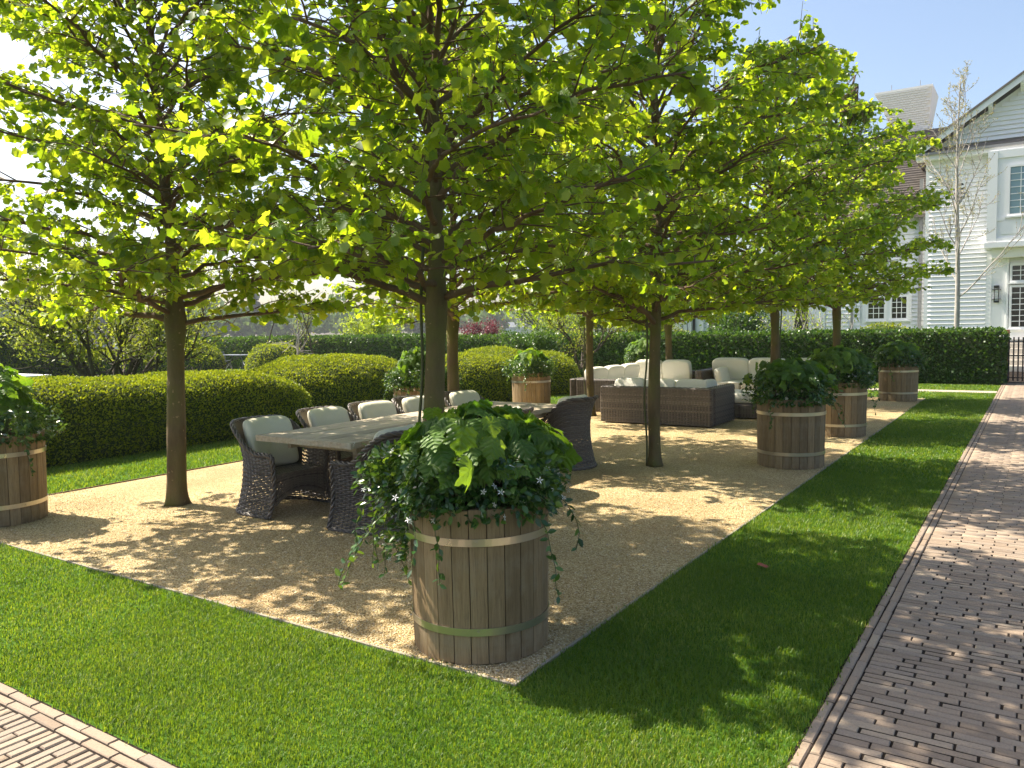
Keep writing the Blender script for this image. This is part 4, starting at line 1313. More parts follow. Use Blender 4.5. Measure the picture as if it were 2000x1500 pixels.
def clipped(name, label, cat, loc, dims, seed, ex=.45, ez=.6, leaf=.03, dens=1500, mat='box', group=None, zlow=-.15, amp=.02, rz=0.0, boxy=False, tilt=.55, extra=()):
    """clipped foliage volume: inner twig mass and a skin of small leaves"""
    rg = np.random.default_rng(seed)
    root = thing(name, label, cat, loc, rz, group)
    lx, ly, lz = dims
    def grid_(sc_):
        if boxy:
            nu = 120; nz = 14
            per = []
            hx, hy = lx / 2, ly / 2
            s = np.linspace(0, 1, nu, endpoint=False) * (4 * (hx + hy))
            for v in s:
                if v < 2 * hx: per.append((-hx + v, -hy))
                elif v < 2 * hx + 2 * hy: per.append((hx, -hy + v - 2 * hx))
                elif v < 4 * hx + 2 * hy: per.append((hx - (v - 2 * hx - 2 * hy), hy))
                else: per.append((-hx, hy - (v - 4 * hx - 2 * hy)))
            per = np.array(per)
            if sc_ < 1: per = np.sign(per) * (np.abs(per) - .035); sc_ = 1.0
            rows = []
            for z in np.linspace(.03, lz - .03, nz): rows.append(np.concatenate([per * sc_, np.full((nu, 1), z)], 1))
            for k in (.97, .7, .35, .001):
                sh = per.copy(); sh[:, 1] *= k; sh[:, 0] = np.sign(sh[:, 0]) * (np.abs(sh[:, 0]) - (1 - k) * min(hx, hy))
                rows.append(np.concatenate([sh * sc_, np.full((nu, 1), lz)], 1))
            G0 = np.array(rows)
        else:
            nv, nu = 26, 64; rows = []
            for i in range(nv + 1):
                phi = math.asin(max(-1, zlow)) + (PI / 2 - math.asin(zlow)) * i / nv
                cph = abs(math.cos(phi)) ** ez; szp = math.copysign(abs(math.sin(phi)) ** ez, math.sin(phi))
                t = np.arange(nu) / nu * 2 * PI
                x = np.sign(np.cos(t)) * np.abs(np.cos(t)) ** ex * cph * lx / 2 * sc_
                y = np.sign(np.sin(t)) * np.abs(np.sin(t)) ** ex * cph * ly / 2 * sc_
                rows.append(np.stack([x, y, np.full(nu, max(0, szp) * lz * sc_ if i else 0.0)], 1))
            G0 = np.array(rows)
            for (ex_, ey_, er_, eh_) in extra:
                d2 = ((G0[..., 0] - ex_) ** 2 + (G0[..., 1] - ey_) ** 2) / er_ ** 2
                G0[..., 2] += eh_ * np.exp(-d2) * (G0[..., 2] / lz) ** 1.0
        cen = np.array([0, 0, lz * .3])
        dirv = unit(G0 - cen); G0 = G0 + dirv * (lump(G0, seed, amp * 1.4))[..., None]
        G0[..., 2] = np.maximum(G0[..., 2], 0)
        return G0
    Gs = grid_(.985)
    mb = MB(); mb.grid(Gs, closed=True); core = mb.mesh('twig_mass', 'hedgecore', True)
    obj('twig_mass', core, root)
    Go = grid_(1.0); a, b = Go.shape[:2]; V = Go.reshape(-1, 3)
    F = []
    for i in range(a - 1):
        for j in range(b):
            j2 = (j + 1) % b; F += [(i * b + j, i * b + j2, (i + 1) * b + j2), (i * b + j, (i + 1) * b + j2, (i + 1) * b + j)]
    F = np.array(F)
    _, _, area = surf_points(V, F, 10, rg)
    n = int(area * dens)
    p, nn, _ = surf_points(V, F, n, rg)
    out = np.sign(np.einsum('ij,ij->i', nn, p - np.array([0, 0, lz * .3])))[:, None] * nn
    # fewer leaves where the surface turns away from the garden side
    c, s_ = math.cos(rz), math.sin(rz)
    wo = np.stack([out[:, 0] * c - out[:, 1] * s_, out[:, 0] * s_ + out[:, 1] * c, out[:, 2]], 1)
    wp = np.stack([p[:, 0] * c - p[:, 1] * s_, p[:, 0] * s_ + p[:, 1] * c, p[:, 2]], 1) + np.array(loc)
    fac = np.einsum('ij,ij->i', wo, unit(np.array([0, 0, CAM_H]) - wp))
    keep = (fac > -.25) | (rg.random(n) < .25)
    p, out = p[keep], out[keep]; n = len(p)
    yd = unit(out * .9 + rg.normal(size=(n, 3)) * .55 + [0, 0, .25])
    nd = unit(out + rg.normal(size=(n, 3)) * tilt)
    sz = leaf * rg.uniform(.55, 1.6, n)
    hol = np.sin(p[:, 0] * 17 + 3 * np.sin(p[:, 2] * 11)) * np.sin(p[:, 1] * 15 + 2 * np.sin(p[:, 0] * 9)) * np.sin(p[:, 2] * 19 + p[:, 1] * 4)
    q = p + out * (rg.uniform(-.6, .45, n) * leaf + hol * leaf * .8 + (rg.random(n) < .04) * rg.random(n) * leaf * 1.3)[:, None]
    v, f, r = scatter(DIV * [1.25, 1, 1], DIF, q, frames(yd, nd), sz, rg.random(n))
    obj('foliage', fastmesh('foliage', v, f, r, mat), root, kind='stuff')
    return root, n
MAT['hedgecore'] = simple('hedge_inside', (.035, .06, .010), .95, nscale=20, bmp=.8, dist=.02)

GM = 'clipped box mounds'
tot = 0
def cl(*a, **k):
    global tot
    r, n = clipped(*a, **k); tot += n; return r
cl('clipped_mound', 'long dark clipped box mound on the left, behind the front plane tree', 'topiary', (-11.15, 6.2, 0), (1.95, 7.0, 1.02), 1, ex=.42, ez=.55, leaf=.027, dens=3300, group=GM, amp=.018, extra=((.1, -1.6, .9, .05), (.3, .5, .7, -.06)))
cl('clipped_mound', 'big sunlit yellow green mound behind the dining chairs', 'topiary', (-11.85, 11.3, 0), (2.7, 4.2, 1.14), 2, ex=.8, ez=.72, leaf=.028, dens=2800, group=GM, amp=.02)
cl('clipped_mound', 'rounded mound right of the two trunks, dark below and yellow on top', 'topiary', (-11.1, 14.4, 0), (3.0, 3.0, 1.04), 3, ex=.8, ez=.6, leaf=.030, dens=2200, group=GM, amp=.02)
cl('clipped_mound', 'low wavy mound behind the tub at the far end of the table', 'topiary', (-11.3, 17.0, 0), (3.6, 2.6, 1.04), 4, ex=.75, ez=.6, leaf=.032, dens=1800, group=GM, amp=.03, extra=((-.9, 0, .7, .12),))
cl('clipped_mound', 'clipped mound beyond the long dark one, just behind the front left trunk', 'topiary', (-30.6, 20.3, 0), (4.4, 3.2, 1.30), 5, ex=.85, ez=.62, leaf=.06, dens=450, group=GM)
cl('clipped_mound', 'pale round box ball under the many stemmed tree', 'topiary', (-31.0, 17.4, 0), (3.4, 2.8, 1.05), 6, ex=.9, ez=.62, leaf=.06, dens=450, group=GM)
cl('clipped_mound', 'round box ball between the garden chairs and the small potted tree', 'topiary', (-25.6, 21.4, 0), (2.3, 2.1, 1.18), 7, ex=.95, ez=.7, leaf=.055, dens=600, group=GM)
cl('clipped_mound', 'low dome of box peeping over the hedge below the house window', 'topiary', (-4.35, 29.5, 0), (2.4, 1.6, 1.52), 8, ex=.9, ez=.7, leaf=.06, dens=300, group=GM)
cl('clipped_hedge', 'long dark green clipped hedge running in front of the white house', 'hedge', (-9.6, 23.65, 0), (17.8, .95, 1.34), 21, leaf=.062, dens=800, mat='yew', boxy=True, amp=.010)
cl('clipped_hedge', 'flat topped hedge behind the garden table and chairs', 'hedge', (-28.4, 24.4, 0), (17.6, .95, 1.40), 22, leaf=.075, dens=420, mat='yew', boxy=True, amp=.012)
cl('clipped_hedge', 'shaggy green hedge at the left border beyond the white table', 'hedge', (-32.5, 11.5, 0), (2.2, 9.0, 2.2), 23, leaf=.09, dens=260, mat='box', boxy=True, amp=.10)
print('hedge leaves', tot)

# ------------------------------------------------------------------ generic small trees and shrubs
def branchy(name, label, cat, loc, seed, stems=6, h=3.0, spread=.9, r0=.04, lean=(.2, .7), levels=3, leaf=.05, per=14, mat='olive', bark_='darkbark', tmpl='di', z0=.0, kids_n=3, shrink=.62, scat=.12, group=None, leafless=0.0, zmin=-1, leaflev=None):
    rg = np.random.default_rng(seed)
    root = thing(name, label, cat, loc, 0, group)
    P, D = [], []
    def grow(p, d, L, r, lev, mb):
        n = 6; pts = [p]; q = p.copy(); dd = d.copy()
        for i in range(n):
            dd = unit(dd + rg.normal(size=3) * .12 + [0, 0, .03])
            q = q + dd * L / n; pts.append(q.copy())
        mb.tube(np.array(pts), np.linspace(r, r * .55, n + 1), 6 if lev < 2 else 4, cap=False)
        if lev >= (levels - 1 if leaflev is None else leaflev):
            for _ in range(per):
                t = rg.uniform(.2, 1.0) * n; i0 = min(n - 1, int(t)); pp = pts[i0] + (pts[i0 + 1] - pts[i0]) * (t - i0)
                if rg.random() >= leafless: P.append(pp + rg.normal(size=3) * scat); D.append(dd)
        if lev < levels:
            for k in range(kids_n):
                t = rg.uniform(.35, 1.0) * n; i0 = min(n - 1, int(t)); pp = pts[i0]
                nd = unit(dd * .9 + rg.normal(size=3) * spread * .6 + [0, 0, .12])
                grow(pp, nd, L * shrink * rg.uniform(.75, 1.2), r * .55, lev + 1, mb)
            grow(pts[-1], unit(dd + rg.normal(size=3) * .2), L * shrink, r * .55, lev + 1, mb)
    for s in range(stems):
        az = s / stems * 2 * PI + rg.normal() * .25
        ln = rg.uniform(*lean)
        mb = MB()
        grow(np.array([.04 * math.cos(az), .04 * math.sin(az), z0]), unit(np.array([math.cos(az) * ln, math.sin(az) * ln, 1])), h * .42, r0, 0, mb)
        obj('stem', mb.mesh('stem', bark_, True), root)
    P = np.array(P); D = np.array(D)
    if len(P): kz = P[:, 2] > zmin + .25 * np.sin(P[:, 0] * 3) * np.sin(P[:, 1] * 2.3); P, D = P[kz], D[kz]
    n = len(P)
    if n:
        V, F = {'di': (DIV, DIF), 'ov': (OVV, OVF), 'pa': (PSV, PSF)}[tmpl]
        yd = unit(D + rg.normal(size=(n, 3)) * .9); nd = unit(rg.normal(size=(n, 3)) * .6 + [0, 0, 1])
        v, f, r = scatter(V, F, P, frames(yd, nd), leaf * rg.uniform(.6, 1.3, n), rg.random(n))
        obj('foliage', fastmesh('foliage', v, f, r, mat), root, kind='stuff')
    return root

branchy('spreading_tree', 'low spreading tree with many dark stems behind the long left mound', 'tree', (-15.2, 8.6, 0), 61, stems=10, h=4.3, lean=(.4, 1.3), r0=.052, levels=3, leaf=.075, per=20, mat='olive', z0=.15, zmin=1.15, leaflev=1, kids_n=3, shrink=.62, spread=1.0, scat=.10)
branchy('evergreen_shrub', 'dark evergreen bush in front of the hedge, left of the small forked tree', 'shrub', (-11.9, 18.9, 0), 62, stems=7, h=1.9, lean=(.1, .6), r0=.03, levels=3, leaf=.07, per=22, mat='yew', kids_n=3, scat=.10)
branchy('small_tree', 'small forked tree with a low trunk between the bush and the leaning plane tree', 'tree', (-11.3, 20.8, .4), 63, stems=3, h=2.6, lean=(.4, .9), r0=.05, levels=3, leaf=.06, per=7, mat='olive', kids_n=3)
branchy('red_maple', 'dark red leaved maple beyond the hedge', 'tree', (-21.6, 30, 0), 64, stems=7, h=2.5, lean=(.3, 1.1), r0=.04, levels=3, leaf=.10, per=16, mat='red', kids_n=3, scat=.12)
for i, (x, y, h, lab, mt, sd_) in enumerate([
        (-27.5, 29, 3.2, 'yellow green bush beyond the hedge, left of the two table side trunks', 'yellowgreen', 71),
        (-19.0, 33, 5.2, 'light green tree beyond the hedge, right of the red maple', 'yellowgreen', 72),
        (-18.8, 37, 5.6, 'pale green tree against the left end of the white house', 'farleaf', 73),
        (-14.2, 31.0, 3.0, 'green shrub growing against the house porch', 'box', 74),
        (-9.9, 31.2, 2.9, 'dark climbing shrub on the white brick wall', 'yew', 75)]):
    branchy('garden_tree' if h > 4 else 'garden_shrub', lab, 'tree' if h > 4 else 'shrub', (x, y, 0), sd_, stems=6, h=h, lean=(.15, .7), r0=.05, levels=3, leaf=.12, per=14, mat=mt, kids_n=3, scat=.22)
branchy('flowering_shrub', 'thin stemmed shrub with yellow leaves before the house door', 'shrub', (-7.6, 30.2, 0), 81, stems=6, h=3.4, lean=(.2, .7), r0=.03, levels=2, leaf=.09, per=9, mat='yellowgreen', bark_='greybark', kids_n=2)
branchy('flowering_shrub', 'bare grey stemmed shrub against the white house wall, right of the third trunk', 'shrub', (-6.6, 30.5, 0), 82, stems=6, h=3.2, lean=(.2, .6), r0=.03, levels=2, leaf=.08, per=3, mat='yellowgreen', bark_='greybark', kids_n=2)
for i, (x, y, lab) in enumerate([(-28.6, 23.2, 'slender young tree behind the garden chairs, left one of the three'), (-26.0, 23.3, 'slender young tree behind the garden chairs, middle of the three'), (-25.3, 23.35, 'slender young tree left of the potted tree, right one of the three')]):
    branchy('young_tree', lab, 'tree', (x, y, 0), 90 + i, stems=1, h=5.2, lean=(.02, .05), r0=.045, levels=3, leaf=.09, per=5, mat='olive', kids_n=3, group='slender young trees by the far terrace', shrink=.5)

# potted bare tree
def potted_tree():
    x, y = -23.3, 20.4
    copy_tree(tub0, tk, (x, y, 0), 1.0, 'small grey tub with a leafless tree between the box ball and the sunlit mound', GT)
    branchy('potted_tree', 'small leafless tree growing in the far grey tub', 'tree', (x, y, .55), 95, stems=1, h=1.7, lean=(.02, .08), r0=.045, levels=2, leaf=.05, per=3, mat='olive', bark_='greybark', kids_n=4, spread=1.1, shrink=.8)
potted_tree()

# bare tree in front of the house
def bare_tree():
    rg = np.random.default_rng(141)
    root = thing('budding_tree', 'tall slender budding tree in front of the clapboard wall', 'tree', (-2.12, 27.9, 0))
    P = []
    zs = np.linspace(0, 8.9, 30)
    tr = np.stack([.05 * np.sin(zs * .7) + .03 * zs * .1, .05 * np.cos(zs * .9) - .05, zs], 1)
    mb = MB(); mb.tube(tr, np.interp(zs, [0, .2, 5, 8.9], [.115, .085, .05, .010]), 12)
    obj('trunk', mb.mesh('trunk', 'greybark', True), root)
    def br(mb, p, d, L, r, lev):
        n = 9; pts = [p]; q = p.copy(); dd = d.copy()
        for i in range(n):
            dd = unit(dd + rg.normal(size=3) * .07 + [0, 0, .05]); q = q + dd * L / n; pts.append(q.copy())
        pts = np.array(pts)
        mb.tube(pts, np.linspace(r, max(.005, r * .3), n + 1), 5 if lev == 0 else 4, cap=False)
        if lev < 2:
            for k in range(6 if lev == 0 else 3):
                i0 = rg.integers(2, n); br(mb, pts[i0], unit(dd + rg.normal(size=3) * .55), L * rg.uniform(.3, .5), max(.006, r * .45), lev + 1)
        if lev >= 1:
            for k in range(7): P.append(pts[rg.integers(3, n + 1)] + rg.normal(size=3) * .02)
    for i in range(20):
        z = 2.3 + 6.0 * (i / 20) ** .85
        az = i * 2.4 + rg.normal() * .3
        steep = .75 + 1.5 * (z - 2.2) / 5
        mb = MB()
        p = np.array([np.interp(z, zs, tr[:, 0]), np.interp(z, zs, tr[:, 1]), z])
        br(mb, p, unit(np.array([math.cos(az), math.sin(az), steep])), (2.9 - .16 * i * .6) * rg.uniform(.75, 1.1), .026 - .0008 * i, 0)
        obj('limb', mb.mesh('limb', 'greybark', True), root)
    P = np.array(P); n = len(P)
    yd = unit(rg.normal(size=(n, 3)) + [0, 0, .4]); nd = unit(rg.normal(size=(n, 3)))
    v, f, r = scatter(DIV, DIF, P, frames(yd, nd), rg.uniform(.025, .055, n), rg.random(n))
    obj('buds', fastmesh('buds', v, f, r, 'bud'), root, kind='stuff')
bare_tree()

# lily clump
def lilies():
    rg = np.random.default_rng(5)
    root = thing('strap_leaf_plant', 'clump of arching strap leaves behind the sunlit mound', 'plant', (-14.6, 15.4, 0))
    for i in range(60):
        az = rg.uniform(0, 2 * PI); L = rg.uniform(.7, 1.2)
        t = np.linspace(0, 1, 7); d = np.array([math.cos(az), math.sin(az)]); s = np.array([-d[1], d[0]])
        x = t * L * .5; z = 1.22 * L * (t * 1.25 - t * t * .65)
        w = .022 * np.sin(np.clip(t * .95 + .05, 0, 1) * PI) + .003
        c = np.stack([d[0] * x, d[1] * x, z], 1); sd3 = np.stack([s[0] * w, s[1] * w, 0 * w], 1)
        mb = MB(); mb.grid(np.stack([c - sd3, c + sd3], 0))
        obj('leaf', mb.mesh('leaf', 'yellowgreen'), root)
lilies()

# ------------------------------------------------------------------ far garden furniture
def bistro_chair(label, loc, rz):
    root = thing('folding_chair', label, 'chair', loc, rz, 'grey folding garden chairs')
    for s in (-1, 1):
        mb = MB(); mb.tube([(.20, s * .2, 0), (-.16, s * .2, .45), (-.26, s * .2, .86)], .013, 6); obj('leg', mb.mesh('leg', 'greymetal', True), root)
        mb = MB(); mb.tube([(-.24, s * .18, 0), (.18, s * .18, .45)], .013, 6); obj('leg', mb.mesh('leg', 'greymetal', True), root)
    mb = MB()
    mb.box(-.02, .02, -.2, .2, 0, .012, 0); me = mb.mesh('slat', 'greymetal')
    for k in range(7): obj('slat', me, root, (-.16 + k * .058, 0, .45))
    mb = MB(); mb.box(-.006, .006, -.2, .2, -.03, .03, 0); me = mb.mesh('back_slat', 'greymetal')
    for k in range(4): obj('back_slat', me, root, (-.205 - k * .017, 0, .60 + k * .075), (0, -.22, 0))
    return root
bc = bistro_chair('grey folding chair at the left end of the far garden table, facing right', (-30.0, 21.9, 0), 0)
bk = kidmap([bc])
for x, y, rz, lab in [(-30.2, 22.5, .25, 'grey folding chair behind the left end of the far garden table'),
                      (-27.6, 21.7, PI, 'grey folding chair at the right end of the far garden table, facing left'),
                      (-27.3, 22.4, PI - .3, 'pale backed folding chair behind the right end of the far garden table')]:
    copy_tree(bc, bk, (x, y, 0), rz, lab, 'grey folding garden chairs')
def garden_table(x, y, label, L, W, mat, z=.74, name='garden_table'):
    root = thing(name, label, 'table', (x, y, 0))
    mb = MB(); mb.box(-L / 2, L / 2, -W / 2, W / 2, z - .03, z); obj('table_top', mb.mesh('table_top', mat), root)
    for sx in (-1, 1):
        for sy in (-1, 1):
            mb = MB(); mb.tube([(sx * (L / 2 - .2), sy * (W / 2 - .1), z - .03), (sx * (L / 2 - .35), sy * .05, .38), (sx * (L / 2 - .15), sy * (W / 2 - .08), 0)], .016, 6)
            obj('leg', mb.mesh('leg', 'greymetal', True), root)
garden_table(-28.8, 22.0, 'grey garden table between the folding chairs on the far terrace', 1.7, .8, 'greymetal')
garden_table(-18.4, 8.25, 'white topped table showing above the long left mound', 1.7, .9, 'white', .82, 'white_table')

# ------------------------------------------------------------------ gate and pier
def gate():
    root = thing('iron_gate', 'black iron bar gate at the right border, at the end of the hedge', 'gate', (-.62, 23.6, 0))
    mb = MB(); mb.box(-.017, .017, -.008, .008, 0, 1.1, 0); me = mb.mesh('bar', 'black')
    for i in range(24): obj('bar', me, root, (.03 + i * .1, 0, .08))
    for z in (.16, .72, 1.06):
        mb = MB(); mb.box(-.02, 2.4, .009, .027, z - .012, z + .012); obj('rail', mb.mesh('rail', 'black'), root)
gate()
o = obj('brick_pier', MB().box(-.72, -.60, 24.15, 24.5, 0, 1.36).mesh('brick_pier', 'terracotta')); tag(o, 'terracotta coloured pier just behind the right end of the hedge', 'pier')

# ------------------------------------------------------------------ the white house
HV = 32.0
def house():
    root = thing('white_house', 'large white clapboard house with a gable and a flared chimney', 'house', (0, HV, 0))
    def part(name, mat, *boxes, parent=root, smooth=False):
        mb = MB()
        for b in boxes: mb.box(*b)
        return obj(name, mb.mesh(name, mat, smooth), parent)
    # everything in local y (0 = front face of the gabled wing)
    part('wall', 'white', (-3.33, 8.0, .03, 8, -.0, 7.35))
    slope = .675
    zr = lambda x: 7.62 + (x + 3.61) * slope
    xa = 2.6
    mb = MB(); mb.add([(-3.33, .03, 7.35), (8.0, .03, 7.35), (8.0, .03, zr(xa) - (8 - xa) * slope - .3), (xa, .03, zr(xa) - .25), (-3.33, .03, zr(-3.33) - .25)], [(0, 1, 2, 3, 4)])
    obj('gable_wall', mb.mesh('gable_wall', 'white'), root)
    # clapboards: one object each
    def board(x0, x1, z, h=.15, y=.0, mat='white', parent=root):
        mb = MB()
        V = [(x0, y - .06, z), (x1, y - .06, z), (x1, y + .028, z), (x0, y + .028, z), (x0, y - .004, z + h), (x1, y - .004, z + h), (x1, y + .028, z + h), (x0, y + .028, z + h)]
        mb.add(V, [(0, 3, 2, 1), (4, 5, 6, 7), (0, 1, 5, 4), (1, 2, 6, 5), (2, 3, 7, 6), (3, 0, 4, 7)])
        obj('clapboard', mb.mesh('clapboard', mat), parent)
    z = .3
    while z < 7.3:
        board(-3.30, -1.52, z); z += .152
    z = 7.72
    while z < 11.0:
        xl = (z + .152 - 7.62 + .25) / slope - 3.61 + .12
        if xl < 2.5: board(xl, 2.7 + (2.7 - xl) * .9, z)
        z += .152
    part('corner_board', 'white', (-3.42, -3.30, -.04, .10, 0, 7.3)); part('corner_board', 'white', (-1.52, -1.36, -.05, .10, 0, 4.02))
    # rake, roof
    def rake(x0, x1, y0, y1, t0, t1, name, mat):
        mb = MB(); V = []
        for x in (x0, x1):
            for yy in (y0, y1):
                for t in (t0, t1): V.append((x, yy, zr(x) + t))
        mb.add(V, [(0, 1, 3, 2), (4, 6, 7, 5), (0, 4, 5, 1), (2, 3, 7, 6), (1, 5, 7, 3), (0, 2, 6, 4)])
        return obj(name, mb.mesh(name, mat), root)
    rake(-3.75, xa, -.55, -.50, -.24, -.03, 'rake_board', 'white')
    rake(-3.70, xa, -.50, .02, -.10, -.05, 'soffit', 'white')
    rf = rake(-3.85, xa, -.60, 8, -.025, .05, 'roof', 'shingle')
    mb = MB(); V = []
    for x, z in ((xa, zr(xa)), (8.6, zr(xa) - (8.6 - xa) * slope)):
        for yy in (-.6, 8):
            for t in (-.025, .05): V.append((x + .002, yy, z + t))
    mb.add(V, [(0, 1, 3, 2), (4, 6, 7, 5), (0, 4, 5, 1), (2, 3, 7, 6), (1, 5, 7, 3), (0, 2, 6, 4)])
    obj('roof', mb.mesh('roof', 'shingle'), root)
    for x in (-2.55, -1.55, -.65):
        mb = MB(); V = [(x, -.49, zr(x) - .12), (x + .12, -.49, zr(x + .12) - .12), (x + .12, -.01, zr(x + .12) - .12), (x, -.01, zr(x) - .12),
                        (x, -.49, zr(x) - .26), (x + .12, -.49, zr(x) - .26), (x + .12, -.01, zr(x) - .42), (x, -.01, zr(x) - .42)]
        mb.add(V, [(0, 1, 2, 3), (7, 6, 5, 4), (0, 4, 5, 1), (1, 5, 6, 2), (2, 6, 7, 3), (3, 7, 4, 0)])
        obj('bracket', mb.mesh('bracket', 'white'), root)
    # pent roof band
    mb = MB(); x0, x1 = -3.75, 6.0
    mb.add([(x0, -.50, 7.44), (x1, -.50, 7.44), (x1, .0, 7.70), (x0, .0, 7.70), (x0, -.50, 7.40), (x1, -.50, 7.40), (x1, 0, 7.40), (x0, 0, 7.40)],
           [(0, 1, 2, 3), (4, 7, 6, 5), (0, 4, 5, 1), (1, 5, 6, 2), (3, 2, 6, 7), (0, 3, 7, 4)])
    obj('pent_roof', mb.mesh('pent_roof', 'shingle'), root)
    part('gutter', 'greypipe', (x0, x1, -.58, -.505, 7.38, 7.46))
    part('fascia', 'white', (x0 + .05, x1, -.47, -.0, 7.25, 7.395)); 
    # bay over the entrance
    part('bay', 'white', (-1.45, 4.0, -.80, -.06, 4.20, 7.24))
    part('bay_ledge', 'white', (-1.56, 4.1, -.90, -.04, 4.03, 4.197))
    part('bay_trim', 'white', (-1.50, -1.22, -.86, -.801, 4.21, 7.2), (-1.22, -.98, -.84, -.801, 4.9, 5.02), (-1.22, 3.5, -.85, -.801, 6.95, 7.2), (-1.22, 3.5, -.85, -.801, 4.2, 4.34))
    part('bay_panel', 'white', (-1.08, .4, -.83, -.802, 4.45, 4.88))
    def window(x0, x1, z0, z1, y, nx, nz, glass='glass', name='window', fw=.07, mw=.022):
        fr = part(name, 'white', (x0 - fw, x0, y - .06, y, z0 - fw, z1 + fw), (x1, x1 + fw, y - .06, y, z0 - fw, z1 + fw), (x0, x1, y - .06, y, z1, z1 + fw), (x0, x1, y - .06, y, z0 - fw, z0))
        w = (x1 - x0) / nx; h = (z1 - z0) / nz
        bs = [(x0 + w * i - mw / 2, x0 + w * i + mw / 2, y - .045, y - .012, z0, z1) for i in range(1, nx)]
        for j in range(1, nz):
            for i in range(nx):
                bs.append((x0 + w * i + (mw / 2 if i else 0), x0 + w * (i + 1) - (mw / 2 if i < nx - 1 else 0), y - .045, y - .012, z0 + h * j - mw / 2, z0 + h * j + mw / 2))
        part('glazing_bar', 'white', *bs, parent=fr)
        mb = MB(); mb.box(0, w - mw, -.004, .004, 0, h - mw, 0); me = mb.mesh('pane', glass)
        for i in range(nx):
            for j in range(nz): obj('pane', me, fr, (x0 + w * i + mw / 2, y - .02, z0 + h * j + mw / 2), (0, 0, random.gauss(0, .006)))
        part('sill', 'white', (x0 - fw - .03, x1 + fw + .03, y - .12, y - .061, z0 - fw - .05, z0 - fw + .0), parent=fr)
        return fr
    window(-.86, .34, 5.1, 6.62, -.802, 4, 7, 'skyglass')
    # entrance: pilaster panel, lantern, door, transom
    part('entrance_panel', 'white', (-1.36, -.92, -.03, .03, 0, 4.02), (-.92, -.86, -.07, .03, 0, 4.02))
    part('porch_beam', 'white', (-1.36, 3.0, -.5, -.031, 3.72, 4.02))
    lp = part('wall_lantern', 'black', (-1.28, -1.12, -.16, -.05, 2.72, 2.80), (-1.28, -1.12, -.16, -.05, 2.22, 2.28), (-1.27, -1.25, -.15, -.13, 2.28, 2.72), (-1.15, -1.13, -.15, -.13, 2.28, 2.72), (-1.33, -1.07, -.17, -.04, 2.655, 2.67), (-1.33, -1.07, -.17, -.04, 2.33, 2.345), (-1.21, -1.19, -.06, -.031, 2.4, 2.6))
    part('lantern_glass', 'lantern', (-1.245, -1.155, -.14, -.07, 2.285, 2.65), parent=lp)
    window(-.76, .20, 1.38, 2.72, -.031, 4, 7, name='door')
    part('door_panel', 'white', (-.80, .24, -.09, -.032, .95, 1.28))
    window(-.76, .20, 2.95, 3.45, -.031, 4, 3, name='transom')
    for k in range(5):
        part('step', 'stone', (-.85, 3.0, -2.6 + k * .36, -2.6 + (k + 1) * .36 - .003, 0, .17 * (k + 1)))
    part('landing', 'stone', (-.85, 3.0, -.797, -.1, 0, .88))
    # oval window behind the slender tree
    th = np.linspace(0, 2 * PI, 33)[:-1]
    mb = MB(); a = np.stack([-2.38 + .20 * np.cos(th), np.full(32, -.05), 6.07 + .36 * np.sin(th)], 1); b = np.stack([-2.38 + .26 * np.cos(th), np.full(32, -.05), 6.07 + .42 * np.sin(th)], 1)
    c = b + [0, .05, 0]; mb.grid(np.array([a + [0, .03, 0], a, b, c]), closed=True); ov = obj('oval_window', mb.mesh('oval_window', 'white'), root)
    mb = MB(); mb.add(a + [0, .02, 0], [tuple(range(32))]); obj('pane', mb.mesh('pane', 'glass'), ov)
    part('drainpipe', 'greypipe', (-3.70, -3.58, .70, .80, 0, 6.8)); part('drainpipe', 'greypipe', (-6.05, -5.97, .92, .98, 0, 5.5))
    # recessed middle wing
    part('wall', 'white', (-8.4, -3.45, 1.03, 8, 0, 5.6))
    z = .3
    while z < 5.5:
        board(-6.95, -5.72, z, .15, 1.0); board(-3.98, -3.45, z, .15, 1.0)
        if z < 1.45 or z > 2.6: board(-5.72, -3.98, z, .15, 1.0)
        z += .152
    window(-5.42, -4.86, 1.76, 2.56, .96, 3, 4); window(-4.60, -4.10, 1.76, 2.56, .96, 3, 4)
    part('window_surround', 'white', (-5.62, -5.50, .93, 1.0, 1.6, 2.75), (-4.03, -3.93, .93, 1.0, 1.6, 2.75), (-4.79, -4.67, .93, 1.0, 1.6, 2.75))
    part('shutter_panel', 'white', (-7.5, -6.98, .95, 1.0, 0, 3.0))
    mb = MB(); mb.add([(-9, .5, 5.5), (-3.3, .5, 5.5), (-3.3, 5.5, 9.55), (-9, 5.5, 9.55), (-9, .5, 5.4), (-3.3, .5, 5.4), (-3.3, 5.5, 9.4), (-9, 5.5, 9.4)], [(0, 1, 2, 3), (4, 7, 6, 5), (0, 4, 5, 1), (1, 5, 6, 2), (2, 6, 7, 3), (3, 7, 4, 0)])
    rf = obj('roof', mb.mesh('roof', 'shingle'), root)
    # shingle courses
    for k in range(37):
        t = .0 + k * .027; yy = .5 + 5 * t; zz = 5.5 + 4.05 * t
        mb = MB(); mb.box(-7.5, -3.3, yy - .02, yy + .10, zz + .0, zz + .055); obj('shingle', mb.mesh('shingle', 'shingle'), rf)
    # flared chimney
    cz = [(6.0, .0), (9.6, .0), (9.8, .02), (11.12, .56), (11.16, .60), (11.24, .60)]
    mb = MB(); P = []
    x0, x1, y0, y1 = -5.35, -3.95, 5.6, 6.6
    for z, o_ in cz: P.append([(x0 - o_, y0 - o_, z), (x1 + o_ * .3, y0 - o_, z), (x1 + o_ * .3, y1 + o_, z), (x0 - o_, y1 + o_, z)])
    P.append([(x0, y0, 11.22), (x1, y0, 11.22), (x1, y1, 11.22), (x0, y1, 11.22)])
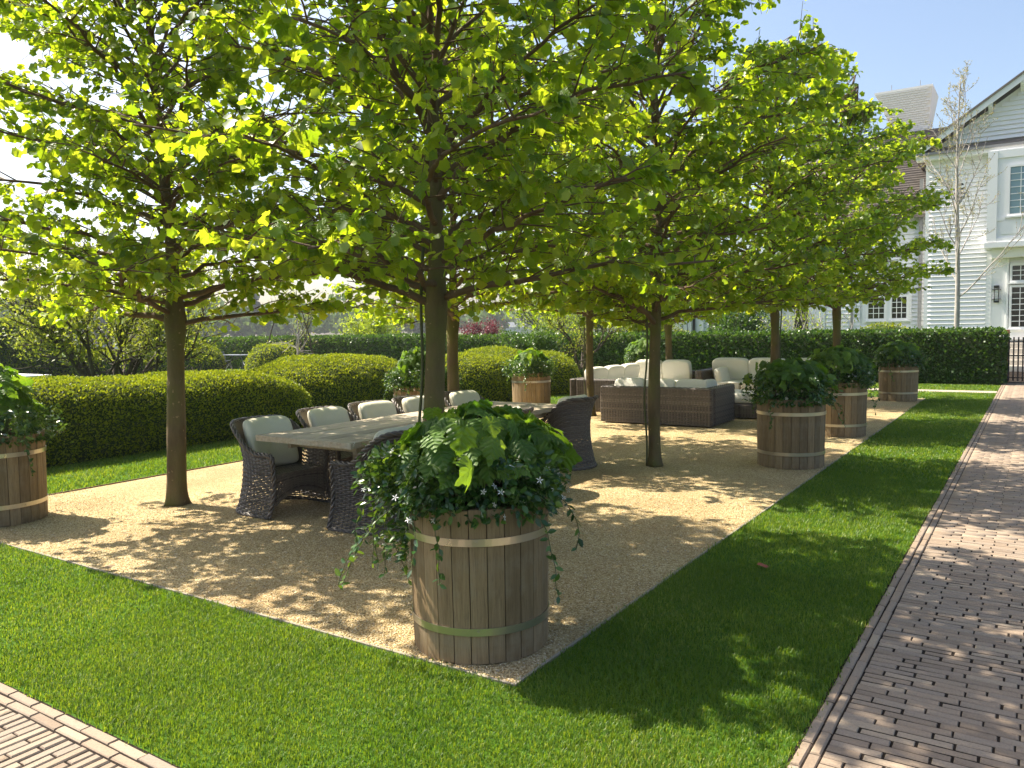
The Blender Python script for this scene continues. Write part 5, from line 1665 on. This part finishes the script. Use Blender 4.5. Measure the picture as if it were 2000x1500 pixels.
    P.append([((x0 + x1) / 2 + e[0] * .01, (y0 + y1) / 2 + e[1] * .01, 11.22) for e in ((-1, -1), (1, -1), (1, 1), (-1, 1))])
    mb.grid(np.array(P), closed=True); chm = obj('chimney', mb.mesh('chimney', 'whitebrick'), root)
    z = 9.4; row = 0
    V, F = brick_template(.24, .075, .02, .003)
    bm = MB(); V = np.array(V); bm.add(np.stack([V[:, 0], V[:, 2] * -1 - 0.02, V[:, 1]], 1), F, 0); bme = bm.mesh('brick', 'whitebrick')
    while z < 11.15:
        o_ = float(np.interp(z, [c_[0] for c_ in cz], [c_[1] for c_ in cz]))
        x = x0 - o_ + .13 + (row % 2) * .125
        while x < x1 + o_ * .3 - .10:
            obj('brick', bme, chm, (x, y0 - o_ - .004, z)); x += .25
        z += .086; row += 1
    for x in (-5.45, -4.35):
        mb = MB(); mb.tube([(x, 6.1, 11.2), (x, 6.1, 11.75)], .012, 5); obj('lightning_rod', mb.mesh('lightning_rod', 'greypipe'), root)
    # left porch wing seen below the tree crowns
    part('wall', 'white', (-15.3, -8.2, 1.6, 8, 0, 3.9))
    part('wall', 'whitebrick', (-11.25, -10.2, 1.52, 1.6, 0, 3.6))
    part('pilaster', 'white', (-16.45, -16.0, .8, 1.2, 0, 3.6)); part('pilaster', 'white', (-15.9, -15.45, .9, 1.3, 0, 3.6))
    for xx in (-13.2, -12.95, -12.75, -12.2, -9.9, -9.5, -8.9, -8.55): part('pilaster', 'white', (xx - .07, xx + .07, 1.46, 1.597, 0, 3.6))
    part('downpipe', 'black', (-12.62, -12.54, 1.5, 1.58, 0, 3.6))
    for z in np.arange(.4, 3.4, .12):
        mb = MB(); mb.box(-11.24, -10.21, 1.500, 1.517, z, z + .10); obj('brick_course', mb.mesh('brick_course', 'whitebrick'), root)
    wdo = part('window', 'white', (-11.98, -11.92, 1.5, 1.59, .3, 3.3), (-11.34, -11.28, 1.5, 1.59, .3, 3.3), (-11.92, -11.34, 1.5, 1.59, 1.85, 1.90))
    part('curtain', 'curtain', *[(-11.9 + k * .08, -11.84 + k * .08, 1.56, 1.595, .3, 3.3) for k in range(7)], parent=wdo)
    dr = part('glass_door', 'white', (-8.3, -8.18, 1.5, 1.59, .2, 3.0), (-7.62, -7.5, .97, 1.02, .2, 3.0))
    part('pane', 'glass', (-8.17, -7.63, 1.0, 1.02, .2, 3.0), parent=dr)
    part('porch_roof', 'white', (-16.7, -8.2, .7, 8, 3.91, 4.2))
house()

# ------------------------------------------------------------------ far shore
def treeline():
    rg = np.random.default_rng(77)
    P, S, R = [], [], []
    PF, SF = [], []
    for i in range(330):
        az = rg.uniform(-2.4, -.35)     # u / v ratio
        d = rg.uniform(235, 330)
        k = math.hypot(az, 1); x, y = az / k * d, 1 / k * d
        h = rg.uniform(6.0, 9.5) + .02 * (d - 235) + (3 if rg.random() < .12 else 0); r = h * rg.uniform(.4, .62)
        fir = rg.random() < .10
        m = 130
        th = rg.uniform(0, 2 * PI, m); cz = rg.uniform(-.6, 1, m); sz = np.sqrt(1 - cz ** 2) * rg.uniform(.7, 1.05, m)
        if fir:
            zz = rg.uniform(0, 1, m); rr = r * .45 * (1 - zz) ; p = np.stack([x + rr * np.cos(th), y + rr * np.sin(th), zz * h * 1.15], 1)
            PF.append(p)
        else:
            p = np.stack([x + r * sz * np.cos(th), y + r * sz * np.sin(th), h * .55 + h * .45 * cz], 1); P.append(p)
    for nm, PP, mt in (('treeline', P, 'farleaf'), ('conifer_belt', PF, 'farfir')):
        p = np.concatenate(PP); n = len(p)
        v, f, r = scatter(DIV * [2.4, 1, 1], DIF, p, frames(unit(rg.normal(size=(n, 3))), unit(rg.normal(size=(n, 3)) + [0, -.5, .6])), rg.uniform(1.1, 2.2, n), rg.random(n))
        o = obj(nm, fastmesh(nm, v, f, r, mt), kind='stuff')
        tag(o, 'hazy green wood along the far shore' if nm == 'treeline' else 'darker conifers standing in the far wood', 'trees')
treeline()
def far_house():
    root = thing('distant_house', 'small blue grey roofed house on the far shore, left of the red maple', 'house', (-152, 234, 0), .55)
    mb = MB(); mb.box(-5, 5, -3, 3, 0, 2.6); obj('wall', mb.mesh('wall', 'white'), root)
    mb = MB(); mb.add([(-5.5, -3.5, 2.4), (5.5, -3.5, 2.4), (5.5, 3.5, 2.4), (-5.5, 3.5, 2.4), (-4.8, 0, 4.2), (4.8, 0, 4.2)], [(0, 1, 5, 4), (1, 2, 5), (2, 3, 4, 5), (3, 0, 4)])
    obj('roof', mb.mesh('roof', 'greymetal'), root)
far_house()

def haze():
    mb = MB(); mb.box(-602, 92, -22, 442, -1.03, 16.0)
    m, nt, out = nmat('thin_haze')
    v = nt.nodes.new('ShaderNodeVolumePrincipled')
    v.inputs['Color'].default_value = (.93, .96, 1.0, 1); v.inputs['Density'].default_value = .00045; v.inputs['Anisotropy'].default_value = .0
    lk(nt, v.outputs[0], out.inputs['Volume'])
    o = obj('haze', mb.mesh('haze', m), kind='stuff')
    tag(o, 'thin spring haze over the far shore', 'haze')
haze()

for k_, (x, y, lab) in enumerate([(-1.47, 5.13, 'dry reddish fallen leaf on the shaded grass strip'), (-5.25, 2.93, 'dry brown leaf lying on the gravel edge by the front lawn')]):
    lv, lf = leaf_fine(90 + k_, .3, .8, .02)
    me = fastmesh('fallen_leaf', lv, lf, np.full(len(lv), .3), 'redleaf' if k_ == 0 else 'stave')
    o = obj('fallen_leaf', me, loc=(x, y, .03), rot=(.2, .1, k_ * 2.0)); o.scale = (.07, .07, .07); tag(o, lab, 'leaf')
